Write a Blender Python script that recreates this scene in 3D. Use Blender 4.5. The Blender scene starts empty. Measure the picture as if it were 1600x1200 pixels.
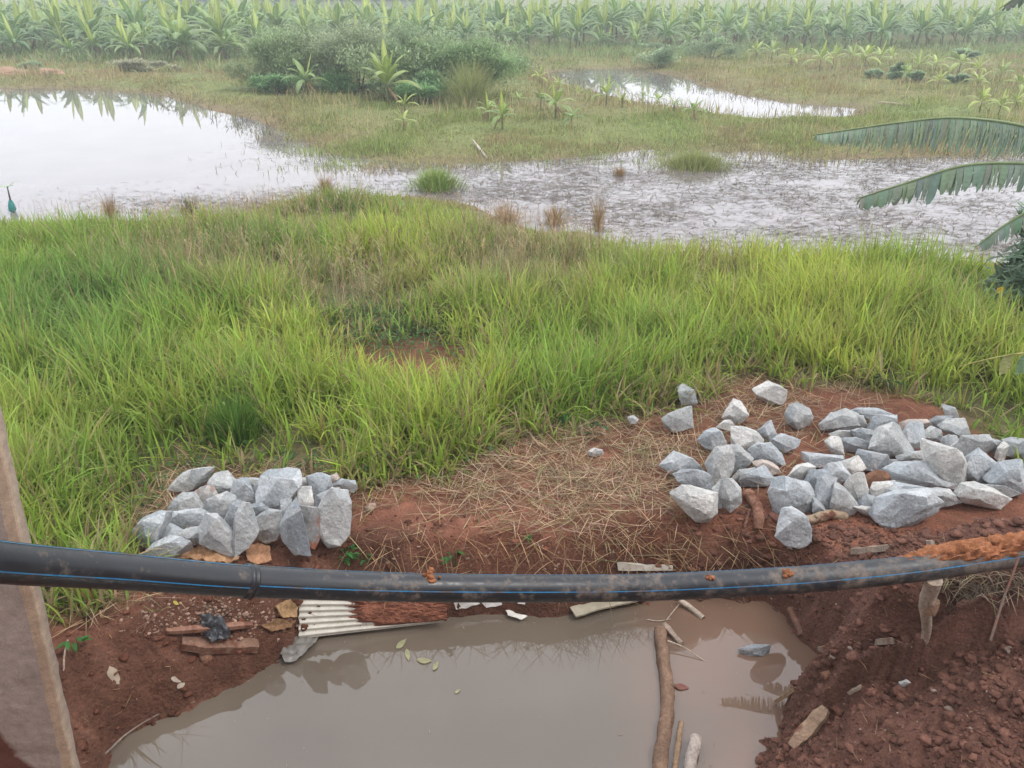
import bpy, bmesh, math, random
import numpy as np
from mathutils import Vector, Matrix, noise as mnoise
R = math.radians
random.seed(7)
rng = np.random.default_rng(7)
SC = bpy.context.scene
COL = SC.collection

# ------------------------------------------------------------------ camera
CAMZ, PITCH, FPX = 3.3, R(26.3), 1232.0
CP, SP = math.cos(PITCH), math.sin(PITCH)
cam = bpy.data.objects.new('camera', bpy.data.cameras.new('camera'))
COL.objects.link(cam)
cam.location = (0, 0, CAMZ)
cam.rotation_euler = (math.pi/2 - PITCH, 0, 0)
cam.data.sensor_width = 36.0
cam.data.lens = 36.0*FPX/1600.0
cam.data.clip_start = 0.05
cam.data.clip_end = 4000
SC.camera = cam

def ray(px, py):
    v = (py-600.0)/FPX
    return ((px-800.0)/FPX, CP - v*SP, -(SP + v*CP))
def at(px, py, z):
    r = ray(px, py); t = (z-CAMZ)/r[2]
    return Vector((r[0]*t, r[1]*t, z))
def at_s(px, py, s):
    r = Vector(ray(px, py)).normalized()
    return Vector((0, 0, CAMZ)) + r*s
def at_y(px, py, Y):
    r = ray(px, py); t = Y/r[1]
    return Vector((r[0]*t, Y, CAMZ + r[2]*t))
def proj(x, y, z):
    dz = z-CAMZ
    f = y*CP - dz*SP
    return 800+FPX*x/f, 600+FPX*(-y*SP-dz*CP)/f

# ------------------------------------------------------------------ small maths
def sstep(a, b, x):
    t = np.clip((np.asarray(x, float)-a)/(b-a), 0, 1)
    return t*t*(3-2*t)
def _h(ix, iy, seed):
    n = (ix.astype(np.int64)*374761393 + iy.astype(np.int64)*668265263 + seed*974634777) & 0xffffffff
    n = ((n ^ (n >> 13))*1274126177) & 0xffffffff
    n = n ^ (n >> 16)
    return (n & 0xffff)/65535.0
def vnoise(x, y, seed=0):
    x = np.asarray(x, float); y = np.asarray(y, float)
    ix = np.floor(x); iy = np.floor(y)
    fx = x-ix; fy = y-iy
    fx = fx*fx*(3-2*fx); fy = fy*fy*(3-2*fy)
    a = _h(ix, iy, seed); b = _h(ix+1, iy, seed); c = _h(ix, iy+1, seed); d = _h(ix+1, iy+1, seed)
    return (a*(1-fx)+b*fx)*(1-fy) + (c*(1-fx)+d*fx)*fy
def fbm(x, y, f, octv=4, seed=0, gain=.5):
    s = 0; a = 1; t = 0
    for k in range(octv):
        s = s + a*(vnoise(x*f+17.3*k, y*f+5.1*k, seed+k)-.5); t += a
        a *= gain; f *= 2.03
    return s/t*2
def poly_sdf(x, y, P):
    """signed distance, positive outside"""
    P = np.asarray(P, float); n = len(P)
    out = np.empty(len(x)); CH = 60000
    for s in range(0, len(x), CH):
        X = x[s:s+CH]; Y = y[s:s+CH]
        d = np.full(len(X), 1e18); ins = np.zeros(len(X), bool)
        for i in range(n):
            ax, ay = P[i]; bx, by = P[(i+1) % n]
            ex, ey = bx-ax, by-ay
            t = np.clip(((X-ax)*ex+(Y-ay)*ey)/(ex*ex+ey*ey+1e-12), 0, 1)
            d = np.minimum(d, (X-ax-ex*t)**2 + (Y-ay-ey*t)**2)
            if ay != by:
                c = ((ay > Y) != (by > Y)) & (X < (bx-ax)*(Y-ay)/(by-ay)+ax)
                ins ^= c
        d = np.sqrt(d)
        out[s:s+CH] = np.where(ins, -d, d)
    return out

# ------------------------------------------------------------------ tagging and mesh building
def tag(o, label=None, cat=None, group=None, kind=None):
    if label: o['label'] = label
    if cat: o['category'] = cat
    if group: o['group'] = group
    if kind: o['kind'] = kind
    return o
def empty(name, loc, label=None, cat=None, group=None, rz=0.0):
    o = bpy.data.objects.new(name, None); COL.objects.link(o)
    o.location = loc; o.rotation_euler = (0, 0, rz); o.empty_display_size = .1
    return tag(o, label, cat, group)
def link(name, me, mat=None, parent=None, loc=None):
    o = bpy.data.objects.new(name, me); COL.objects.link(o)
    if mat is not None: me.materials.clear(); me.materials.append(mat)
    if parent is not None: o.parent = parent
    if loc is not None: o.location = loc
    return o
def np_mesh(name, V, F, col=None, smooth=False, corner_face_col=None):
    """V (n,3); F (m,k) int array of tris or quads; col (n,3) per vertex."""
    V = np.asarray(V, np.float32); F = np.asarray(F, np.int32)
    me = bpy.data.meshes.new(name)
    m, k = F.shape
    me.vertices.add(len(V)); me.vertices.foreach_set('co', V.ravel())
    me.loops.add(m*k); me.loops.foreach_set('vertex_index', F.ravel())
    me.polygons.add(m); me.polygons.foreach_set('loop_start', np.arange(0, m*k, k, dtype=np.int32))
    try: me.polygons.foreach_set('loop_total', np.full(m, k, np.int32))
    except Exception: pass
    if smooth: me.polygons.foreach_set('use_smooth', np.ones(m, bool))
    if col is not None:
        a = me.color_attributes.new('Col', 'FLOAT_COLOR', 'POINT')
        c = np.ones((len(V), 4), np.float32); c[:, :3] = col
        a.data.foreach_set('color', c.ravel())
    me.update(calc_edges=True)
    return me
class MB:
    """collects vertices and faces with one colour per vertex; built as ONE mesh object"""
    def __init__(s): s.v = []; s.f = []; s.c = []
    def add(s, V, F, c=(1, 1, 1)):
        b = len(s.v); s.v += [tuple(p) for p in V]; s.f += [tuple(b+i for i in f) for f in F]
        if len(c) == 3 and not hasattr(c[0], '__len__'): s.c += [tuple(c)]*len(V)
        else: s.c += [tuple(q) for q in c]
    def tube(s, path, rad, n=8, c=(1, 1, 1), cap=None, rough=0.0, seed=0):
        P = [Vector(p) for p in path]; m = len(P)
        if not hasattr(rad, '__len__'): rad = [rad]*m
        up = Vector((0, 0, 1)); V = []; C = []
        t0 = (P[1]-P[0]).normalized()
        ref = up if abs(t0.z) < .9 else Vector((1, 0, 0))
        a = t0.cross(ref).normalized()
        for i in range(m):
            t = (P[min(i+1, m-1)]-P[max(i-1, 0)]).normalized()
            a = (a - t*a.dot(t)).normalized(); b = t.cross(a)
            for k in range(n):
                th = 2*math.pi*k/n; d = a*math.cos(th)+b*math.sin(th)
                r = rad[i]
                if rough:
                    r *= 1+rough*mnoise.noise(Vector((math.cos(th)*1.3+seed*3.1, math.sin(th)*1.3, i*.55+seed)))
                V.append(P[i]+d*r); C.append(c)
        F = [(i*n+k, i*n+(k+1) % n, (i+1)*n+(k+1) % n, (i+1)*n+k) for i in range(m-1) for k in range(n)]
        s.add(V, F, C)
        for end in (0, m-1):                      # caps: own vertices, own colour
            ring = V[end*n:(end+1)*n]; cc = cap or c
            ctr = sum(ring, Vector())/n
            VV = list(ring)+[ctr]
            FF = [((k+1) % n, k, n) if end == 0 else (k, (k+1) % n, n) for k in range(n)]
            s.add(VV, FF, cc)
    def box(s, c, h, rot=None, col=(1, 1, 1)):
        M = rot or Matrix.Identity(3); c = Vector(c)
        V = [c+M @ Vector((x*h[0], y*h[1], z*h[2])) for x in (-1, 1) for y in (-1, 1) for z in (-1, 1)]
        s.add(V, [(0, 1, 3, 2), (4, 6, 7, 5), (0, 4, 5, 1), (2, 3, 7, 6), (0, 2, 6, 4), (1, 5, 7, 3)], col)
    def mesh(s, name, smooth=False, sharp=None):
        me = bpy.data.meshes.new(name); me.from_pydata(s.v, [], s.f)
        a = me.color_attributes.new('Col', 'FLOAT_COLOR', 'POINT')
        c = np.ones((len(s.v), 4), np.float32); c[:, :3] = np.array(s.c, np.float32)
        a.data.foreach_set('color', c.ravel())
        if smooth:
            me.polygons.foreach_set('use_smooth', np.ones(len(s.f), bool))
            if sharp: me.set_sharp_from_angle(angle=R(sharp))
        me.update()
        return me
    def build(s, name, mat, parent=None, smooth=False, sharp=None):
        return link(name, s.mesh(name, smooth, sharp), mat, parent)

# ------------------------------------------------------------------ materials
def new_mat(name):
    m = bpy.data.materials.new(name); m.use_nodes = True
    nt = m.node_tree; nt.nodes.clear()
    out = nt.nodes.new('ShaderNodeOutputMaterial')
    return m, nt, out
def N(nt, typ, **kw):
    n = nt.nodes.new(typ)
    for k, v in kw.items():
        if k.startswith('i_'): n.inputs[k[2:].replace('_', ' ')].default_value = v
        else: setattr(n, k, v)
    return n
def noise_node(nt, scale, detail=4, rough=.55, coord=None):
    t = N(nt, 'ShaderNodeTexNoise'); t.inputs['Scale'].default_value = scale
    t.inputs['Detail'].default_value = detail; t.inputs['Roughness'].default_value = rough
    nt.links.new(coord, t.inputs['Vector'])
    return t
def ramp(nt, fac, stops):
    r = N(nt, 'ShaderNodeValToRGB'); e = r.color_ramp.elements
    while len(e) < len(stops): e.new(.5)
    for k, (p, c) in enumerate(stops):
        e[k].position = p; e[k].color = (*c, 1) if hasattr(c, '__len__') else (c, c, c, 1)
    nt.links.new(fac, r.inputs['Fac'])
    return r
def mixc(nt, a, b, fac, mode='MIX'):
    m = N(nt, 'ShaderNodeMix', data_type='RGBA', blend_type=mode)
    for sock, v in ((m.inputs[6], a), (m.inputs[7], b), (m.inputs[0], fac)):
        if hasattr(v, 'is_linked'): nt.links.new(v, sock)
        elif hasattr(v, '__len__'): sock.default_value = (*v, 1)
        else: sock.default_value = v
    return m.outputs[2]
def surf(name, color=None, rough=.8, scales=((6, .35), (40, .25)), bump=0.0, bscale=30, bdist=.02, stain=None, trans=0.0, spec=.3, metal=0.0, coord='Object', bdetail=5):
    """Col attribute (or colour) varied by noise at several scales, a bump, an optional stain (scale, lo, hi, colour)."""
    m, nt, out = new_mat(name)
    tc = N(nt, 'ShaderNodeTexCoord').outputs[coord]
    if color is None:
        c = N(nt, 'ShaderNodeAttribute', attribute_name='Col').outputs['Color']
    else:
        rgb = N(nt, 'ShaderNodeRGB'); rgb.outputs[0].default_value = (*color, 1); c = rgb.outputs[0]
    for sc, am in scales:
        n = noise_node(nt, sc, 4, .6, tc)
        r = ramp(nt, n.outputs['Fac'], [(.3, 1-am), (.7, 1+am)])
        c = mixc(nt, c, r.outputs[0], 1.0, 'MULTIPLY')
    if stain:
        sc, lo, hi, sc_col = stain
        n = noise_node(nt, sc, 5, .6, tc)
        r = ramp(nt, n.outputs['Fac'], [(lo, 0.0), (hi, 1.0)])
        c = mixc(nt, c, sc_col, r.outputs[0])
    b = N(nt, 'ShaderNodeBsdfPrincipled')
    b.inputs['Roughness'].default_value = rough; b.inputs['Metallic'].default_value = metal
    b.inputs['Specular IOR Level'].default_value = spec
    nt.links.new(c, b.inputs['Base Color'])
    if bump:
        n = noise_node(nt, bscale, bdetail, .6, tc)
        bp = N(nt, 'ShaderNodeBump'); bp.inputs['Strength'].default_value = bump; bp.inputs['Distance'].default_value = bdist
        nt.links.new(n.outputs['Fac'], bp.inputs['Height']); nt.links.new(bp.outputs[0], b.inputs['Normal'])
    s = b.outputs[0]
    if trans:
        t = N(nt, 'ShaderNodeBsdfTranslucent'); nt.links.new(c, t.inputs['Color'])
        mx = N(nt, 'ShaderNodeMixShader'); mx.inputs[0].default_value = trans
        nt.links.new(s, mx.inputs[1]); nt.links.new(t.outputs[0], mx.inputs[2]); s = mx.outputs[0]
    nt.links.new(s, out.inputs['Surface'])
    return m
def water_mat(name, col, ior=1.36, wave=.0, wscale=3.0, silt=None):
    m, nt, out = new_mat(name)
    tc = N(nt, 'ShaderNodeTexCoord').outputs['Object']
    b = N(nt, 'ShaderNodeBsdfPrincipled')
    n = noise_node(nt, .9, 3, .5, tc)
    r = ramp(nt, n.outputs['Fac'], [(.3, tuple(x*.88 for x in col)), (.7, tuple(x*1.1 for x in col))])
    c = r.outputs[0]
    if silt:                                     # stirred-up red silt in the shallow end
        sx = N(nt, 'ShaderNodeSeparateXYZ'); nt.links.new(tc, sx.inputs[0])
        n3 = noise_node(nt, 2.4, 4, .6, tc)
        ma = N(nt, 'ShaderNodeMath', operation='MULTIPLY_ADD'); nt.links.new(n3.outputs['Fac'], ma.inputs[0]); ma.inputs[1].default_value = .9; nt.links.new(sx.outputs[0], ma.inputs[2])
        rs = ramp(nt, ma.outputs[0], [(0, 0.0), (1, 1.0)])
        mr = N(nt, 'ShaderNodeMapRange'); mr.inputs[1].default_value = 1.0; mr.inputs[2].default_value = 1.75; nt.links.new(ma.outputs[0], mr.inputs[0]); nt.links.new(mr.outputs[0], rs.inputs['Fac'])
        c = mixc(nt, c, silt, rs.outputs[0])
    nt.links.new(c, b.inputs['Base Color'])
    b.inputs['Roughness'].default_value = .015; b.inputs['IOR'].default_value = ior
    if wave:
        n2 = noise_node(nt, wscale, 2, .5, tc)
        bp = N(nt, 'ShaderNodeBump'); bp.inputs['Strength'].default_value = wave; bp.inputs['Distance'].default_value = .02
        nt.links.new(n2.outputs['Fac'], bp.inputs['Height']); nt.links.new(bp.outputs[0], b.inputs['Normal'])
    nt.links.new(b.outputs[0], out.inputs['Surface'])
    return m

M = {}
M['ground'] = surf('soil', rough=.92, scales=((1.7, .18), (9, .22), (60, .28)), bump=.9, bscale=38, bdist=.03, spec=.15)
M['clod'] = surf('clod', rough=.92, scales=((14, .25), (80, .3)), bump=.8, bscale=70, bdist=.01, spec=.15)
M['grass'] = surf('grass_blade', rough=.55, scales=(), trans=.46, spec=.25)
M['dry'] = surf('dry_straw', rough=.7, scales=(), trans=.2, spec=.2)
M['leaf'] = surf('banana_blade', rough=.38, scales=((9, .14), (45, .12)), trans=.3, spec=.5)
M['bush'] = surf('bush_leaf', rough=.55, scales=(), trans=.45, spec=.3)
M['rock'] = surf('granite', rough=.75, scales=((7, .16), (55, .18), (220, .16)), bump=.9, bscale=24, bdist=.018, spec=.3, stain=(5, .60, .78, (.30, .19, .13)))
M['rock_red'] = surf('granite_with_soil', rough=.8, scales=((7, .14), (55, .16), (220, .14)), bump=.55, bscale=34, bdist=.015, spec=.25, stain=(6, .5, .6, (.30, .12, .07)))
M['wood'] = surf('weathered_wood', rough=.85, scales=((8, .3), (60, .3)), bump=.8, bscale=45, bdist=.008, spec=.2)
M['wood_muddy'] = surf('muddy_wood', rough=.85, scales=((8, .3), (60, .3)), bump=.8, bscale=45, bdist=.008, spec=.2, stain=(9, .48, .6, (.13, .055, .035)))
M['plain'] = surf('scrap', rough=.6, scales=((20, .12),), bump=.3, bscale=40, bdist=.004)
M['pond_water'] = water_mat('pond_water', (.205, .182, .186), 1.48, .05, 2.0)
M['pit_water'] = water_mat('pit_water', (.128, .102, .078), 1.72, .02, 3.0, (.175, .108, .076))

# ------------------------------------------------------------------ zones (photo outlines carried to the ground plane)
def zpoly(pts, z): return [at(px, py, z).to_2d()[:] for px, py in pts]
ZW, ZP = -.5, -.2
PIT = zpoly([(150, 1240), (168, 1195), (185, 1165), (240, 1128), (300, 1097), (345, 1072), (385, 1060), (425, 1040), (475, 1004), (560, 984),
             (690, 968), (760, 962), (870, 962), (930, 950), (1040, 936), (1120, 932), (1195, 940), (1228, 968), (1245, 1000), (1290, 1032), (1262, 1066),
             (1255, 1092), (1222, 1102), (1216, 1150), (1190, 1182), (1170, 1215)], ZW) + [(.9, 1.7), (.2, 1.35), (-.9, 1.4), (-1.5, 2.1)]
POND = zpoly([(-900, 126), (0, 138), (130, 140), (250, 148), (330, 172), (400, 188), (470, 215), (520, 240), (590, 250), (660, 256), (720, 255), (770, 254),
              (860, 250), (950, 239), (1010, 233), (1100, 238), (1200, 236), (1290, 250), (1400, 248), (1600, 236), (2300, 230),
              (2300, 440), (1700, 416), (1500, 408), (1300, 400), (1100, 400), (980, 388), (910, 362), (840, 362), (790, 348), (740, 322), (650, 308),
              (590, 306), (510, 302), (430, 316), (340, 345), (250, 345), (130, 345), (0, 352), (-900, 380)], ZP)
POOL = zpoly([(850, 113), (940, 107), (1010, 110), (1070, 122), (1110, 138), (1160, 149), (1230, 161), (1340, 168), (1335, 182), (1200, 186), (1110, 177), (1040, 169), (985, 157), (930, 144), (880, 130)], ZP)
TALL = zpoly([(-900, 372), (0, 345), (150, 349), (300, 345), (420, 321), (520, 311), (640, 315), (740, 335), (800, 358), (900, 372), (1000, 398), (1200, 406), (1500, 418), (2300, 450),
              (2300, 980), (1700, 790), (1590, 722), (1490, 655), (1420, 628), (1330, 612), (1250, 606), (1180, 594), (1060, 640), (1000, 655), (900, 674), (800, 692), (740, 716), (690, 745),
              (560, 762), (420, 742), (300, 742), (258, 778), (218, 830), (238, 868), (225, 905), (180, 945), (110, 962), (50, 960), (-100, 985), (-900, 1000)], 0)
STRAW = zpoly([(560, 775), (690, 745), (760, 700), (860, 680), (960, 665), (1050, 640), (1180, 596), (1330, 612), (1400, 640), (1290, 690), (1240, 730), (1100, 760), (1050, 800), (900, 840), (760, 800), (640, 800)], 0)
LITTER = zpoly([(570, 258), (700, 256), (860, 246), (1010, 240), (1150, 244), (1290, 246), (1700, 232), (2200, 232), (2300, 440), (1500, 408), (1100, 400), (980, 390), (900, 365), (790, 350), (740, 325), (640, 310), (500, 305), (380, 340), (240, 344), (330, 315), (450, 285), (560, 275)], ZP)

def ground_z(x, y, detail=True):
    x = np.atleast_1d(np.asarray(x, float)); y = np.atleast_1d(np.asarray(y, float))
    # open land, gently uneven
    top = .05*fbm(x, y, .45, 3, 3)
    # earth mound on the right that swallows the pipe
    a = sstep(.75, 1.9, x)
    wob = .10*fbm(x, y, 1.6, 3, 21)
    yy = y + wob
    prof = .34*(1-sstep(3.02, 3.12, yy)) + np.where(yy > 3.02, .34+.24*sstep(3.02, 3.36, yy), 0)*sstep(3.0, 3.03, yy)
    prof = prof*(1-sstep(3.50, 4.10, yy)) + 0.0
    top = top + a*prof + .14*sstep(2.15, 2.75, x)*sstep(3.0, 3.25, yy)*(1-sstep(3.5, 4.1, yy))
    top = top + .16*sstep(1.9, 2.9, x)*(1-sstep(2.6, 3.2, y))
    top = top - .06*sstep(-.6, -1.3, x)*(1-sstep(3.2, 3.7, y))
    # bank under the viewer, plus an added unseen rise behind blocking sky light
    top = top + 1.5*(1-sstep(-.6, 1.9, y)) + 6.5*(1-sstep(-3.6, -.7, y))
    # pit
    near = y < 7
    h = top.copy()
    if near.any():
        xn, yn = x[near], y[near]
        d = poly_sdf(xn, yn, PIT) + .05*fbm(xn, yn, 3.2, 4, 40)
        w = .26 + .62*sstep(.9, 1.5, xn)*(1-sstep(2.95, 3.3, yn)) + .10*sstep(-.7, -1.2, xn)
        s = np.clip(d/w, -1, 1)
        up = np.where(s > 0, s**.75, s*.45)
        hh = np.where(s >= 1, top[near], ZW + (top[near]-ZW)*np.clip(up, -1, 1))
        rough = .030*fbm(xn, yn, 4.5, 5, 60, .62)*sstep(5.2, 4.3, yn) if detail else 0
        rough = rough + (.055*fbm(xn, yn, 2.6, 5, 64, .62)+.05*np.abs(fbm(xn, yn, 9, 4, 65, .65)))*sstep(-.35, -.8, xn)*sstep(4.0, 3.6, yn)*sstep(-.1, .1, d) if detail else rough
        rough = rough + .05*np.maximum(0, fbm(xn, yn, 9, 3, 77))*sstep(.7, 1.3, xn)*sstep(4.6, 4.0, yn)
        hh = hh + rough*(1+.6*(s < 1))
        rg_ = sstep(.8, 1.4, xn)*sstep(4.5, 4.1, yn)
        if detail: hh = hh + rg_*(.05*np.abs(fbm(xn, yn, 3.1, 4, 71, .6))-.012 + .034*np.clip(fbm(xn, yn, 15, 3, 72, .7), -.3, 1))
        for q, (a_, b_, d_) in SHEETS:
            dq = poly_sdf(xn, yn, q); nn = np.cross(b_-a_, d_-a_); pz = a_[2]-((xn-a_[0])*nn[0]+(yn-a_[1])*nn[1])/nn[2]
            hh = np.where(dq < .035, np.minimum(hh, pz-.022), hh)
        h[near] = hh
    far = y > 9
    if far.any():
        xf, yf = x[far], y[far]
        k = np.minimum(1, .15+yf/60)
        wv = .35*fbm(xf, yf, .9, 4, 90)*k
        d = np.minimum(poly_sdf(xf, yf, POND), poly_sdf(xf, yf, POOL)) + wv
        for px, py, rx, ry in ISLES:
            c = at(px, py, ZP); ex = rx/FPX*c.y*1.05
            ey = abs(at(px, py-ry, ZP).y-c.y)
            q = np.hypot((xf-c.x)/ex, (yf-c.y)/ey)
            d = np.maximum(d, (1-q)*min(ex, ey)+.15*fbm(xf, yf, 1.4, 3, 12))
        h[far] = np.minimum(h[far]+.03*fbm(xf, yf, .25, 2, 8), ZP + np.clip(d*.11, -.35, 9))
    return h
def _sheet():
    A, B, C, D = [np.array(v) for v in (at(467, 934, -.27)[:], at(694, 938, -.30)[:], at(694, 972, -.455)[:], at(467, 998, -.465)[:])]
    return ([A[:2], B[:2], C[:2], D[:2]], (A, B, D))
SHEETS = [_sheet()]
ISLES = []
def gz(x, y): return float(ground_z([x], [y])[0])
def hit(px, py):
    """where the ray through a pixel meets the ground"""
    r = np.array(ray(px, py)); r /= np.linalg.norm(r)
    t = np.concatenate([np.linspace(1.8, 9, 700), np.linspace(9, 90, 900)])
    P = np.array([0, 0, CAMZ])+t[:, None]*r
    g = np.maximum(ground_z(P[:, 0], P[:, 1]), np.where(P[:, 1] < 5, ZW, ZP))
    k = int(np.argmax(P[:, 2] <= g))
    return Vector(P[k] if k else at(px, py, 0))

# ------------------------------------------------------------------ ground sheet
def build_ground():
    ys = [-9.0]
    while ys[-1] < 1.6: ys.append(ys[-1]+.22)
    while ys[-1] < 4.7: ys.append(ys[-1]+.0125)
    st = .0125
    while ys[-1] < 1500: st = min(st*1.035, st+.6 if ys[-1] < 120 else 80); ys.append(ys[-1]+st)
    ys = np.array(ys); nu = 620
    u = np.linspace(-1, 1, nu); u = .62*u+.38*u**3
    W = 3.3 + .85*np.maximum(ys, 0)
    X = (W[:, None]*u[None, :]); Y = np.repeat(ys[:, None], nu, 1)
    x = X.ravel(); y = Y.ravel()
    z = ground_z(x, y)
    # material colours with some bank shade worked in: red laterite, peaty sward floor, brown mud by the ponds
    n1 = fbm(x, y, .9, 4, 5); n2 = fbm(x, y, 6, 4, 6)
    soil = np.array([.195, .080, .050])*(1+.22*n1+.25*n2)[:, None]
    soil = soil + np.clip(n2-.25, 0, 1)[:, None]*np.array([.10, .055, .04])
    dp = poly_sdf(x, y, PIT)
    wet = (np.maximum(sstep(.35, .0, dp), .9*sstep(-.3, -.9, x)*sstep(.75, .25, dp))*(y < 5))[:, None]                         # soaked soil by the water; left bank also darkened to paint its shade
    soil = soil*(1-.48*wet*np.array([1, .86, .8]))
    rt = (sstep(.9, 1.6, x)*sstep(4.3, 4.0, y))[:, None]               # browner subsoil dug out on the right, darkened further in place of shade
    soil = soil*(1-rt) + rt*np.array([.135, .065, .047])*(1+.3*n2)[:, None]
    sward = np.array([.15, .135, .065])*(1+.3*n2)[:, None]
    g = sstep(.1, -.25, poly_sdf(x, y, TALL)+.12*n2)
    bare = np.exp(-(((x-at(635, 545, 0).x)/1.0)**2+((y-at(635, 545, 0).y)/.85)**2))
    g = (g*(1-.85*np.clip(bare*1.6, 0, 1)))[:, None]
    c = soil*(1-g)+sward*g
    far = sstep(10.5, 12.5, y)[:, None]
    mud = np.array([.200, .142, .098])*(1+.15*n2)[:, None]
    turf = np.array([.165, .20, .070])*(1+.25*n2)[:, None]
    dry = np.array([.215, .175, .090])*(1+.2*n2)[:, None]
    k = np.clip(.62+.9*fbm(x, y, .22, 3, 31), 0, 1)[:, None]
    land = turf*k + dry*(1-k)
    shore = (.7*sstep(-.08, -.19, z))[:, None]
    land = land*(1-shore)+mud*shore
    c = c*(1-far)+land*far
    i = np.arange(len(ys)-1)[:, None]*nu+np.arange(nu-1)[None, :]
    F = np.stack([i, i+1, i+nu+1, i+nu], -1).reshape(-1, 4)
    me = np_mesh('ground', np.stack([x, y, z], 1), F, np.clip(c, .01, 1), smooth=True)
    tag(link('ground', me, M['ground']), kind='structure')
build_ground()
def sheet(name, x0, x1, y0, y1, z, mat):
    me = np_mesh(name, [(x0, y0, z), (x1, y0, z), (x1, y1, z), (x0, y1, z)], [[0, 1, 2, 3]])
    return tag(link(name, me, mat), kind='structure')
sheet('pit_water', -2.6, 2.6, 1.0, 4.9, ZW, M['pit_water'])
sheet('pond_water', -70, 70, 10.3, 60, ZP, M['pond_water'])
# ------------------------------------------------------------------ blades: every grass, straw and reed is made of these
def blades(P, L, W, az, lean, bend, col, K=4, tipcol=None, face=None):
    """P roots (n,3); L length, W width; lean = angle from upright at the root, bend = extra angle by the tip (radians)."""
    n = len(P); t = np.linspace(0, 1, K+1)
    ds = 1.0/K
    ang = lean[:, None] + bend[:, None]*(np.linspace(0, 1, K+1)[None, :]**1.3)
    sx = np.sin(ang); cz = np.cos(ang)
    hx = np.concatenate([np.zeros((n, 1)), np.cumsum((sx[:, :-1]+sx[:, 1:])*.5*ds, 1)], 1)*L[:, None]
    hz = np.concatenate([np.zeros((n, 1)), np.cumsum((cz[:, :-1]+cz[:, 1:])*.5*ds, 1)], 1)*L[:, None]
    ca, sa = np.cos(az), np.sin(az)
    C = np.stack([P[:, 0:1]+hx*ca[:, None], P[:, 1:2]+hx*sa[:, None], P[:, 2:3]+hz], -1)
    tw = az+math.pi/2 + (rng.uniform(-.9, .9, n) if face is None else face)
    side = np.stack([np.cos(tw), np.sin(tw), np.zeros(n)], -1)
    wt = np.clip(1.15*(1-t**2.2), .06, 1)*(.6+.4*np.minimum(1, t*5))
    off = side[:, None, :]*(W[:, None]*wt[None, :])[:, :, None]*.5
    V = np.stack([C-off, C+off], 2).reshape(n*(K+1)*2, 3)
    b = (np.arange(n)*(K+1)*2)[:, None]; k = np.arange(K)[None, :]*2
    F = np.stack([b+k, b+k+1, b+k+3, b+k+2], -1).reshape(-1, 4)
    cc = np.repeat(col[:, None, :], (K+1)*2, 1)
    if tipcol is not None:
        tt = np.repeat(t, 2)[None, :, None]**2
        cc = cc*(1-tt)+tipcol[:, None, :]*tt
    return V, F, cc.reshape(-1, 3)
def join(parts):
    Vs, Fs, Cs = [], [], []; b = 0
    for V, F, C in parts:
        Vs.append(V); Fs.append(F+b); Cs.append(C); b += len(V)
    return np.concatenate(Vs), np.concatenate(Fs), np.concatenate(Cs)
def stuff(name, parts, mat, label=None):
    V, F, C = join(parts)
    return tag(link(name, np_mesh(name, V, F, np.clip(C, .004, 1)), mat), label=label, kind='stuff')
def scatter(n, y0, y1, margin=1.35, slope=.72):
    """random ground points in the wedge the place is seen in, uniform per area"""
    y = np.sqrt(rng.uniform((margin+slope*y0)**2, (margin+slope*y1)**2, n)); y = (y-margin)/slope
    x = rng.uniform(-1, 1, n)*(margin+slope*y)
    return x, y
def area(y0, y1, margin=1.35, slope=.72): return ((margin+slope*y1)**2-(margin+slope*y0)**2)/slope
def gauss(px, py, cx, cy, rx, ry): return np.exp(-((px-cx)/rx)**2-((py-cy)/ry)**2)
def mixw(c, w, k): return c*(1-w[:, None])+np.array(k)*w[:, None]
def jit(c, s=.22):
    n = len(c)
    return c*(1+rng.normal(0, s, n))[:, None].clip(.4, 1.8)*(1+rng.normal(0, .07, (n, 3)))

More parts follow.
